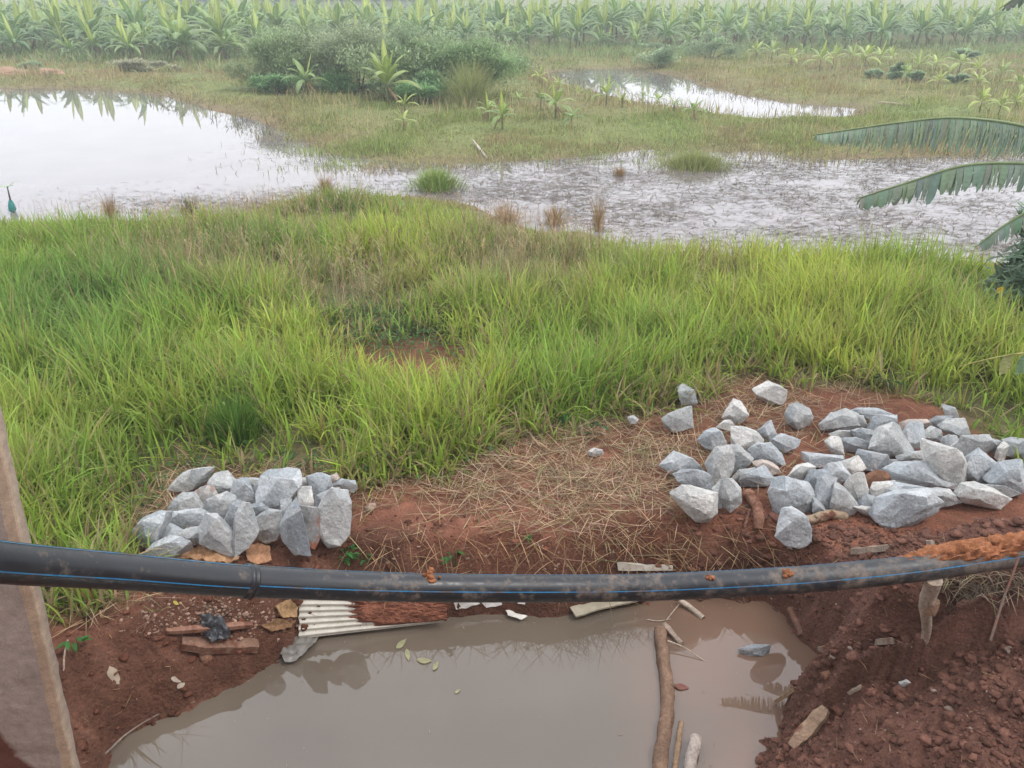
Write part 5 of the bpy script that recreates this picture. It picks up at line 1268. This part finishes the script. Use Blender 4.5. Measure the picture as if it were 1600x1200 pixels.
plant_at(631, 204, 34, 14, 'small yellow banana plant with a brown base nearest the pond spit', GY, nl=5, young=1, yellow=.85, dead=2)
plant_at(763, 190, 40, 15, 'left of the twin banana plants beside the orange dead leaf', GY, nl=6, young=1, yellow=.45, dead=2)
plant_at(785, 203, 50, 16, 'right of the twin banana plants, the one with the orange dead leaf', GY, nl=7, young=2, yellow=.4, dead=1)
plant_at(845, 172, 34, 17, 'green banana plant left of the broad bright one', GY, nl=6, young=1, yellow=.2, dead=2)
plant_at(868, 186, 50, 18, 'banana plant with one broad bright yellow leaf in the middle of the spit', GY, nl=7, young=2, yellow=.5, dead=2)
plant_at(893, 200, 34, 19, 'low dark banana plant with a thin stalk, frontmost of the middle group', GY, nl=6, young=0, yellow=.15, dead=1)
plant_at(810, 165, 24, 20, 'pale low banana plant behind the twin plants', GY, nl=7, young=0, yellow=.5, dead=0)
plant_at(947, 166, 40, 21, 'banana plant with a broad yellow leaf by the far pool', GY, nl=5, young=2, yellow=.6, dead=2)
plant_at(972, 168, 26, 22, 'bright yellow green bunch right of the broad leaved plant by the far pool', GY, nl=7, young=1, yellow=.9, dead=0)
plant_at(1004, 160, 20, 23, 'small plain banana plant before the far pool, first of a row of four', GY, nl=6, young=0, yellow=.4, dead=0)
plant_at(1027, 167, 24, 24, 'yellowish banana plant second in the row of four before the far pool', GY, nl=7, young=0, yellow=.65, dead=2)
plant_at(1053, 176, 26, 25, 'banana plant third in the row of four before the far pool', GY, nl=7, young=0, yellow=.5, dead=1)
plant_at(1083, 188, 34, 26, 'banana plant with dark dead leaves, last of the row of four', GY, nl=7, young=1, yellow=.35, dead=3)
plant_at(800, 118, 18, 27, 'tiny bright plant farthest back in the line leading to the far pool', GY, nl=6, young=1, yellow=.95, dead=0)
plant_at(843, 133, 26, 28, 'bright yellow plant in the line behind the middle group', GY, nl=6, young=1, yellow=.95, dead=1)
plant_at(873, 146, 26, 29, 'bright yellow plant closest to the middle group in that line', GY, nl=6, young=1, yellow=.9, dead=1)
plant_at(905, 150, 16, 30, 'tiny yellow plant between the middle group and the far pool', GY, nl=6, young=0, yellow=.9, dead=0)
GR = 'yellowing banana plants on the far right field'
FR_ = [(1205, 96, 22), (1235, 104, 20), (1280, 112, 26), (1300, 108, 24), (1330, 104, 22), (1350, 108, 26), (1372, 106, 24), (1390, 104, 20), (1432, 118, 24), (1460, 114, 20), (1497, 118, 28), (1525, 124, 22), (1562, 128, 22), (1525, 142, 22), (1590, 148, 24), (1465, 138, 18), (1415, 128, 18), (1585, 172, 20), (1560, 180, 22), (1530, 176, 26), (1250, 92, 16), (1180, 92, 18)]
protoR = [banana_meshes(60+k, 1.0, nl=6+k % 3, young=1+k % 2, yellow=(.5, .9, .7, 1.0)[k], dead=k % 2, n=7, Ls=1.7) for k in range(4)]
for k, (px, py, h) in enumerate(FR_):
    g = hit(px, py); sc = FPX/math.hypot(g.y, CAMZ-g.z)
    lab = 'low yellow green banana plant on the far right field' if py < 160 else 'faded yellow banana plant behind the overhanging leaf at the right'
    banana('banana_plant', g, protoR[k % 4], lab, GR if py < 160 else 'faded banana plants behind the overhanging leaf', k*1.7, h/sc*.62)
GL = 'banana plants dotted before the left plantation'
for k, (px, py, h, lab) in enumerate([(45, 82, 38, 'hazy banana plant at the far left before the plantation'), (98, 80, 30, 'low spreading banana plant before the left plantation'), (172, 84, 26, 'small bright yellow banana plant alone before the left plantation'),
        (226, 84, 60, 'tall pale banana plant at the field edge with low leaves'), (287, 100, 75, 'tall banana plant with a brown bare stalk at the pond side'), (345, 92, 36, 'bright pale banana plant with two upright leaves on the slope'),
        (402, 80, 56, 'banana plant with an upright yellow spear left of the grey thicket'), (755, 82, 28, 'banana plant right behind the grey thicket'), (813, 80, 24, 'low banana plant between thicket and plantation'), (1085, 74, 34, 'pale banana plant behind the dark bush by the far pool')]):
    plant_at(px, py, h, 90+k, lab, GL, nl=8, young=2 if k in (2, 5, 6) else 1, yellow=.75 if k in (2, 5) else .2, dead=1)

def plantation():
    protos = []
    for k in range(8):
        protos.append(banana_meshes(120+k, .85+.14*(k % 3), Ls=1.85, nl=15+k % 4, young=(1, 2, 1, 0, 2, 1, 1, 2)[k], yellow=(.10, .25, .05, .35, .15, .05, .3, .2)[k], dead=k % 2, lw=.19, n=8))
    rg = random.Random(31); cnt = 0; far = []
    for row in range(19):
        y0 = 46+row*2.4
        xs = -(5+.68*y0)
        while xs < 5+.68*y0:
            x = xs+rg.uniform(-.7, .7); y = y0+rg.uniform(-.9, .9); xs += 1.75 if row < 5 else 2.2
            px, py = proj(x, y, 0)
            if y < 52 and 380 < px < 720: continue
            edge = 48.5+2*math.sin(x*.17+1)+float(7.5*sstep(650, 760, px)+3*sstep(1050, 1200, px))
            if y < edge-2: continue
            s = rg.uniform(.72, 1.32)*(.8 if y < edge+2 else 1)
            if row < 10 and cnt < 268:
                first = y < edge+3
                lab = ('banana plant in the front row of the far plantation, seen whole from leaf to foot' if first else 'banana plant deep in the hazy far plantation, only its leaves showing')
                banana('banana_plant', (x, y, gz(x, y)), protos[rg.randrange(8)], lab, 'front row of the far banana plantation' if first else 'banana plants deep in the far plantation', rg.uniform(0, 6.28), s, tilt=rg.gauss(0, .07)); cnt += 1
            else: far.append((x, y, s, rg.randrange(8), rg.uniform(0, 6.28)))
    cache = []
    for st, cr in protos:
        n = len(cr.vertices); V = np.empty(n*3, np.float32); cr.vertices.foreach_get('co', V); F = np.empty(len(cr.loops), np.int32); cr.loops.foreach_get('vertex_index', F)
        C = np.empty(n*4, np.float32); cr.color_attributes['Col'].data.foreach_get('color', C)
        cache.append((V.reshape(-1, 3), F.reshape(-1, 4), C.reshape(-1, 4)[:, :3]))
    parts = []
    for x, y, s, k, a in far:
        V, F, C = cache[k]; c, si = math.cos(a), math.sin(a)
        parts.append((np.stack([(V[:, 0]*c-V[:, 1]*si)*s+x, (V[:, 0]*si+V[:, 1]*c)*s+y, V[:, 2]*s], 1), F, C))
    if parts: stuff('distant_banana_plants', parts, M['leaf'], 'hazy mass of banana plants at the back of the plantation')
plantation()

# ------------------------------------------------------------------ bushes
def bush(name, px, py, wpx, hpx, label, col, n=5000, leaf=.10, seed=1, dep=.8, feather=False, group=None, lobes=9, loc=None):
    rg = np.random.default_rng(seed)
    g = loc or hit(px, py); sc = FPX/math.hypot(g.y, CAMZ-g.z); rx = wpx/2/sc; h = hpx/sc; ry = rx*dep
    root = empty(name, g, label, 'bush', group)
    lc = np.stack([rg.normal(0, .42, lobes).clip(-.8, .8)*rx, rg.uniform(-.6, .6, lobes)*ry, rg.uniform(.22, .80, lobes)*h], 1)
    lc[:, 2] *= np.sqrt(np.clip(1-(lc[:, 0]/rx/1.1)**2, .15, 1))
    lr = rg.uniform(.13, .34, lobes)
    k = rg.integers(0, lobes, n); d = rg.normal(0, 1, (n, 3)); d /= np.linalg.norm(d, axis=1)[:, None]
    r = rg.random(n)**.33*(1+.22*rg.normal(0, 1, n).clip(-1, 2.2))
    P = lc[k]+d*r[:, None]*np.stack([lr[k]*rx*1.25, lr[k]*ry*1.25, lr[k]*h*.9], 1)
    P[:, 2] = np.abs(P[:, 2])
    tone = (1+.16*rg.normal(0, 1, lobes))[k]
    c = np.array(col)[None]*tone[:, None]*rg.uniform(.7, 1.3, (n, 1))
    az = rg.uniform(0, 6.28, n); W = leaf*rg.uniform(.28, .55, n) if not feather else leaf*rg.uniform(.16, .34, n)
    V, F, C = blades(P, leaf*rg.uniform(.7, 1.5, n), W, az, rg.uniform(.7, 1.75, n), rg.uniform(-.2, .6, n), c, 2, None, rg.normal(0, .25, n))
    link('foliage', np_mesh('foliage', V, F, np.clip(C, .004, 1)), M['bush'], root)
    m = MB()
    for q in range(min(lobes, 8)):
        e = Vector(lc[q]); m.tube([(e.x*.15, e.y*.15, -.05), (e.x*.5, e.y*.5, e.z*.55), tuple(e)], [.012*h+.008, .008*h+.005, .003*h+.002], 5, (.13, .095, .065))
    m.build('stem', M['bush'], root)
    return root
GT = 'grey green thicket between the left pond and the plantation'
THK = [(465, 138, 190, 84, (.32, .41, .21)), (560, 140, 200, 96, (.35, .41, .24)), (655, 150, 200, 104, (.33, .42, .23)), (745, 152, 160, 84, (.32, .45, .21))]
for k, (px, py, w, h, col) in enumerate(THK):
    bush('feathery_bush', px, py, w, h, ('feathery grey green bush at the left end of the thicket', 'feathery greyish bush behind the single banana plant', 'tallest feathery grey green bush in the middle of the thicket', 'feathery bush at the right end of the thicket behind the reeds')[k], col, 20000, .15, 40+k, .8, True, GT, 34)
for k, (px, py, w, h, lab) in enumerate([(430, 146, 90, 32, 'dark green low bush at the pond side of the thicket'), (545, 146, 110, 36, 'leafy dark vine mound behind the two banana plants'), (665, 160, 120, 42, 'dark green mound under the tallest thicket bush')]):
    bush('vine_mound', px, py, w, h, lab, (.25, .42, .19), 6000, .10, 50+k, .6, False, 'dark green mounds at the foot of the thicket', 12)
for k, (px, py, w, h, lab) in enumerate([(1110, 92, 110, 46, 'wide dark bush on the far bank above the pool'), (1030, 106, 90, 32, 'low dark bush hanging over the far pool'), (1015, 82, 60, 14, 'small hazy bush behind the far pool'),
        (1400, 124, 26, 22, 'round dark green bush, upright one of a trio on the right field'), (1365, 122, 40, 14, 'low dark bush left in the trio on the right field'), (1430, 130, 30, 16, 'low dark bush right in the trio on the right field'), (1493, 130, 32, 12, 'flat dark bush right of the trio under a yellow plant'),
        (1200, 76, 30, 12, 'small dark bush before the right plantation edge'), (1510, 92, 60, 14, 'hazy dark bush on the brown field at the right'), (50, 108, 40, 9, 'small dark bush on the far shore of the left pond'), (225, 112, 110, 20, 'brownish bush line on the far shore of the left pond')]):
    bush('far_bush', px, py, w, h, lab, (.36, .47, .28) if k != 10 else (.42, .41, .28), 2600, .14, 70+k, .5, False, 'dark bushes dotted over the far fields', 8)

# ------------------------------------------------------------------ overhanging banana plant at the right edge
def big_leaf(parent, rib, wid, col, label, teeth=90, seed=1, only=None, split=.35, hang=1.0, sidek=.25, wf=None):
    """a torn leaf: midrib along world points, blade in separate hanging fingers on both sides"""
    rg = random.Random(seed); P = spline(rib, 24); n = len(P); o = parent.location
    lf = MB(); S = np.cumsum([0]+[(P[i+1]-P[i]).length for i in range(n-1)]); T = S[-1]
    def pos(s):
        i = int(min(n-2, max(0, np.searchsorted(S, s)-1))); f = (s-S[i])/max(1e-6, S[i+1]-S[i]); return P[i].lerp(P[i+1], f), (P[i+1]-P[i]).normalized()
    for sd in ((1, -1) if only is None else only):
        s = 0.012*T; g = 0; slope = .5
        while s < T*.985:
            w = T/teeth*(.35+1.9*rg.random()**2); e = min(T, s+w)
            f = (s+e)/2/T
            prof = wf(f) if wf else min(1, (f*7)**.62)*min(1, ((1-f)*9)**.5)
            L = wid*prof*rg.uniform(.66, 1.08)
            gap = rg.random() < split
            if gap: slope = rg.uniform(.25, .65)
            tw = rg.uniform(-.28, .28); lean = rg.uniform(-.10, .10)-.10
            (a, t), (b, _) = pos(s), pos(e)
            side = t.cross(Vector((0, 0, 1))).normalized()*sd
            ga = .0 if not gap else w*.16
            V = []; K = 5; c = tuple(x*rg.uniform(.84, 1.16) for x in col)
            for k in range(K+1):
                u = k/K
                out = side*(sidek*wid*(1-(1-u)**2)*(1+.3*tw)) if sidek else Vector()
                dn = Vector((0, 0, -1))*L*hang*(u*.86+.14*u*u)+t*(lean*L*u)
                nar = 1-.10*u-(.55*max(0, u-.82)/.18)
                mid = (a+b)/2; ha = (a-mid)*(nar); hb = (b-mid)*(nar)-t*ga*u
                twv = side*tw*.35*w*u
                V += [mid+ha+out+dn+twv-o, mid+hb+out+dn-twv-o]
            lf.add(V, [(2*k, 2*k+1, 2*k+3, 2*k+2) for k in range(K)], c)
            s = e
    blade = lf.build('leaf', M['leaf'], parent, False)
    if label: blade['label'] = label
    rb = MB(); rb.tube([p-o+Vector((0, 0, .004)) for p in P[::3]], [.004+.010*i/(n/3) for i in range(len(P[::3]))], 7, (.22, .29, .13)); rb.build('midrib', M['leaf'], blade, True)
    return blade
def overhang():
    base = Vector((4.9, 5.9, 0)); base.z = gz(4.9, 5.9)
    root = empty('banana_plant', base, 'banana plant just outside the right edge, its torn hanging leaves reaching over the marsh', 'banana plant')
    st = MB(); st.tube([(0, 0, -.1), (.03, .02, .8), (0, 0, 1.7), (-.02, 0, 2.3)], [.14, .12, .10, .07], 14, (.17, .18, .08)); st.build('pseudostem', M['leaf'], root, True)
    c1 = (.205, .275, .195)
    top = base+Vector((0, 0, 2.3))
    y1 = 5.93
    big_leaf(root, [at_y(1268, 212, y1), at_y(1330, 203, y1-.02), at_y(1400, 193, y1-.05), at_y(1475, 185, y1-.08), at_y(1540, 188, y1-.1), at_y(1605, 199, y1-.1), at_y(1680, 222, y1-.08), top], .235, c1, 'long dark green leaf folded down along its midrib with a finely slit edge', 265, 3, split=.55, sidek=.22,
             wf=lambda f: min(1, (f*3.0)**.55)*min(1, ((1-f)*5)**.6))
    y2 = 5.75
    big_leaf(root, [at_y(1337, 312, y2), at_y(1380, 298, y2-.02), at_y(1430, 282, y2-.03), at_y(1490, 263, y2-.05), at_y(1540, 256, y2-.05), at_y(1602, 256, y2-.03), at_y(1690, 262, y2), top-Vector((0, 0, .1))], .20, (.185, .26, .18), 'lower leaf with deep ragged slits pointing down left', 75, 5, split=.6, sidek=.2,
             wf=lambda f: (.25+.75*min(1, (f*4))**.6)*min(1, ((1-f)*6)**.6))
    y3 = 5.5
    big_leaf(root, [at_y(1526, 386, y3), at_y(1550, 366, y3), at_y(1580, 346, y3), at_y(1612, 328, y3), at_y(1690, 290, y3), top-Vector((0, 0, .2))], .16, (.15, .22, .15), 'short drooping leaf tip over the dark shrub', 50, 7, split=.4, sidek=.35,
             wf=lambda f: (.15+.85*min(1, (f*4))**.7)*min(1, ((1-f)*6)**.6))
    y4 = 5.6
    big_leaf(root, [at_y(1562, 14, y4), at_y(1580, 2, y4), at_y(1605, -18, y4), at_y(1660, -40, y4), at_y(1720, 40, y4), top], .16, (.10, .14, .10), 'leaf tip at the top right corner', 50, 9, sidek=.3, wf=lambda f: min(1, (f*6)**.7)*min(1, ((1-f)*6)**.6))
    # torn yellow leaf: bare midrib with two scraps left
    y5 = 4.6
    rib = [at_y(1500, 572, y5), at_y(1540, 562, y5), at_y(1575, 555, y5), at_y(1605, 551, y5), at_y(1700, 540, y5+.4), base+Vector((-.05, 0, .9))]
    Q = spline(rib, 10); rb = MB(); rb.tube([p-base for p in Q], [.003+.006*i/len(Q) for i in range(len(Q))], 7, (.36, .34, .10))
    leaf = rb.build('leaf', M['leaf'], root, True); leaf['label'] = 'withered leaf stripped to a thin yellow rib with square scraps'
    for a, b, h, c in ((1568, 1584, 30, (.30, .32, .12)), (1594, 1612, 30, (.16, .25, .13))):
        A = at_y(a, 557, y5-.01); B = at_y(b, 554, y5-.01); D = Vector((0, 0, -h/FPX*5.2))
        m = MB(); V = []
        for k in range(7):
            u = k/6
            for f in (0, .5, 1): V.append(A.lerp(B, f)+D*u*(1.0-.08*math.sin(f*5))+Vector((0, .012*math.sin(u*4+f*3), 0))-base)
        m.add(V, [(k*3+j, k*3+j+1, k*3+j+4, k*3+j+3) for k in range(6) for j in (0, 1)], c); m.build('leaf_scrap', M['leaf'], leaf)
overhang()
sh = bush('shrub', 1588, 520, 200, 190, 'dark leafy shrub with a yellow bloom at the right edge under the banana leaves', (.20, .29, .19), 4200, .12, 90, .8, False, None, 14, loc=Vector((at(1592, 505, .0).x, at(1592, 505, 0).y, 0)))
def flower():
    p = at_s(1562, 452, (Vector((0, 0, CAMZ))-at(1592, 505, 0)).length-.70)
    m = MB(); c = sh.location
    for k in range(9):
        a = k*.698; d = Vector((math.cos(a), -.5*abs(math.sin(a))-.2, math.sin(a))).normalized()
        s = Vector((0, -1, 0)).cross(d).normalized()
        m.add([p-c, p-c+d*.03+s*.012, p-c+d*.05, p-c+d*.03-s*.012], [(0, 1, 2, 3)], (.62, .38, .03))
    m.build('flower', M['bush'], sh)
flower()
# half-hidden leafy stems rising over the shrub
# ------------------------------------------------------------------ small far things
plank('driftwood', Vector(hit(738, 226))+Vector((0, 0, .12)), Vector(hit(762, 249))+Vector((0, 0, .0)), .06, .05, (.42, .36, .30), 'bare pale driftwood branch lying at the water edge of the spit', 'branch', 'wood', 31, .35)
plank('stick', Vector(hit(1372, 161))+Vector((0, 0, .03)), Vector(hit(1424, 166))+Vector((0, 0, .03)), .10, .06, (.40, .33, .22), 'long pale pole lying on the far field right of the pool', 'pole', 'wood', 32, .6)
def teal():
    g = hit(20, 332); r = empty('wrapped_stake', g, 'thin stake wrapped in teal cloth with a drooping leaf at the far left', 'stake')
    k = math.hypot(g.y, CAMZ)/FPX
    m = MB(); m.tube([(0, 0, -.05), (.02, 0, 22*k), (.03, 0, 40*k)], [.02, .016, .008], 8, (.14, .16, .10)); m.build('stem', M['bush'], r, True)
    m = MB(); m.tube([(0, 0, .02), (.005, 0, 6*k), (.015, 0, 13*k), (.02, 0, 19*k)], [.05, .065, .05, .025], 10, (.03, .20, .19), None, .3, 2); m.build('wrap', M['plain'], r, True)
    rgx = random.Random(3); parts = [banana_leaf(.26, .06, a, e, .9, .3, np.array((.32, .45, .21)), rgx, 6, .1, .1, (.03, 0, 38*k)) for a, e in ((.1, .75), (3.0, .35), (1.8, .2))]
    V, F, C = join(parts); link('foliage', np_mesh('foliage', V, F, C), M['leaf'], r)
teal()
# earth bank on the far shore of the left pond
def bank_mound(px, py, w, h, label, seed):
    g = at(px, py, 0); k = math.hypot(g.y, CAMZ)/FPX
    bm = bmesh.new(); bmesh.ops.create_icosphere(bm, subdivisions=4, radius=1)
    lay = bm.verts.layers.float_color.new('Col')
    for v in bm.verts:
        q = v.co.copy(); q *= 1+.3*mnoise.noise(q*1.7+Vector((seed, 0, 0)))+.12*mnoise.noise(q*5)
        v.co = Vector((q.x*w/2*k, q.y*w/4*k, q.z*h*k)); v[lay] = (.34, .215, .15, 1)
    me = bpy.data.meshes.new('earth_mound'); bm.to_mesh(me); bm.free(); me.polygons.foreach_set('use_smooth', np.ones(len(me.polygons), bool))
    tag(link('earth_mound', me, M['clod'], None, (g.x, g.y, gz(g.x, g.y))), label, 'earth mound', 'earth mounds on the far shore')
bank_mound(10, 116, 70, 9, 'pale pinkish earth mound at the far left shore, the longer one', 1)
bank_mound(80, 116, 40, 8, 'pale earth mound right of the longer one on the far left shore', 2)
# long low sheds beyond the plantation
def shed(x0, x1, y, h, label):
    r = empty('shed', ((x0+x1)/2, y, 0), label, 'shed', 'sheds beyond the plantation'); w = (x1-x0)/2
    m = MB(); m.box((0, 0, h*.4), (w, 3, h*.4), col=(.42, .41, .40)); m.build('wall', M['plain'], r)
    m = MB(); V = [(-w-.4, -3.4, h*.8+.003), (w+.4, -3.4, h*.8+.003), (w+.4, 0, h+.25), (-w-.4, 0, h+.25), (-w-.4, 3.4, h*.8+.003), (w+.4, 3.4, h*.8+.003)]
    m.add(V, [(0, 1, 2, 3), (3, 2, 5, 4), (0, 3, 4), (1, 5, 2), (0, 4, 5, 1)], (.035, .06, .17)); m.build('roof', M['plain'], r)
    for q in range(int(w/2.5)):
        m = MB(); xx = -w+2.2+q*5; m.box((xx, -3.015, h*.45), (.6, .02, .45), col=(.10, .11, .13)); m.build('window', M['plain'], r)
shed(-30, -9, 104, 3.4, 'long dark blue roofed shed beyond the plantation, left of centre')
shed(-52, -36, 108, 3.3, 'shorter dark blue roofed shed beyond the plantation at the left')
def hills():
    xs = np.linspace(-900, 900, 120); V = []; F = []
    prof = 9+9*np.array([mnoise.noise(Vector((x*.004, 3, 0)))+.4*mnoise.noise(Vector((x*.015, 9, 0))) for x in xs])+6*sstep(-100, 400, xs)
    for x, h in zip(xs, prof): V += [(x, 620, -2), (x, 650, h*.6), (x, 700, h), (x, 800, -2)]
    for i in range(119):
        for k in range(3): F.append((i*4+k, i*4+4+k, i*4+5+k, i*4+1+k))
    me = np_mesh('hills', V, F, np.tile(np.array((.05, .085, .06)), (len(V), 1)), smooth=True)
    tag(link('hills', me, M['bush']), kind='structure')
hills()
# ------------------------------------------------------------------ air, sky, light
def build_haze():
    m, nt, out = new_mat('haze')
    v = N(nt, 'ShaderNodeVolumePrincipled')
    v.inputs['Color'].default_value = (.87, .95, .95, 1)
    v.inputs['Density'].default_value = .0030
    v.inputs['Anisotropy'].default_value = .25
    nt.links.new(v.outputs[0], out.inputs['Volume'])
    b = MB(); b.box((0, 75, 3.0), (150, 95, 4.6))
    tag(b.build('haze', m), kind='stuff')
build_haze()
def build_light():
    w = bpy.data.worlds.new('World'); SC.world = w; w.use_nodes = True
    nt = w.node_tree; nt.nodes.clear()
    out = nt.nodes.new('ShaderNodeOutputWorld'); bg = nt.nodes.new('ShaderNodeBackground')
    sky = nt.nodes.new('ShaderNodeTexSky'); sky.sky_type = 'NISHITA'; sky.sun_disc = False
    az, el = R(105), R(58)                       # high, veiled sun off to the right
    sky.sun_elevation = el; sky.sun_rotation = az
    sky.air_density = 1.0; sky.dust_density = 4.0; sky.ozone_density = 1.0
    tc = nt.nodes.new('ShaderNodeTexCoord')
    # cloud deck: pale grey, brighter and darker banks
    nz = nt.nodes.new('ShaderNodeTexNoise'); nz.inputs['Scale'].default_value = 1.6; nz.inputs['Detail'].default_value = 4
    nt.links.new(tc.outputs['Generated'], nz.inputs['Vector'])
    cr = nt.nodes.new('ShaderNodeValToRGB')
    cr.color_ramp.elements[0].position = .3; cr.color_ramp.elements[0].color = (.85, .885, .96, 1)
    cr.color_ramp.elements[1].position = .7; cr.color_ramp.elements[1].color = (.98, .985, 1.0, 1)
    nt.links.new(nz.outputs['Fac'], cr.inputs['Fac'])
    sc = nt.nodes.new('ShaderNodeVectorMath'); sc.operation = 'SCALE'; sc.inputs[3].default_value = 11.0
    nt.links.new(cr.outputs[0], sc.inputs[0])
    mx = nt.nodes.new('ShaderNodeMix'); mx.data_type = 'RGBA'; mx.inputs[0].default_value = .85
    nt.links.new(sky.outputs[0], mx.inputs[6]); nt.links.new(sc.outputs[0], mx.inputs[7])
    nt.links.new(mx.outputs[2], bg.inputs['Color'])
    bg.inputs['Strength'].default_value = .13
    nt.links.new(bg.outputs[0], out.inputs['Surface'])
    L = bpy.data.lights.new('sun', 'SUN'); L.energy = 1.1; L.angle = R(18); L.color = (1, .96, .9)
    o = bpy.data.objects.new('sun', L); COL.objects.link(o)
    d = Vector((math.sin(az)*math.cos(el), math.cos(az)*math.cos(el), math.sin(el)))
    o.rotation_euler = d.to_track_quat('Z', 'Y').to_euler()
    o.location = d*60
build_light()
vs = SC.view_settings
SC.display_settings.display_device = 'sRGB'
vs.view_transform = 'Standard'; vs.look = 'None'; vs.gamma = 1; vs.use_curve_mapping = False
vs.exposure = 0.5
SC.render.engine = 'CYCLES'
SC.cycles.max_bounces = 6; SC.cycles.diffuse_bounces = 3; SC.cycles.glossy_bounces = 2; SC.cycles.transmission_bounces = 3; SC.cycles.volume_bounces = 0
SC.cycles.use_denoising = True
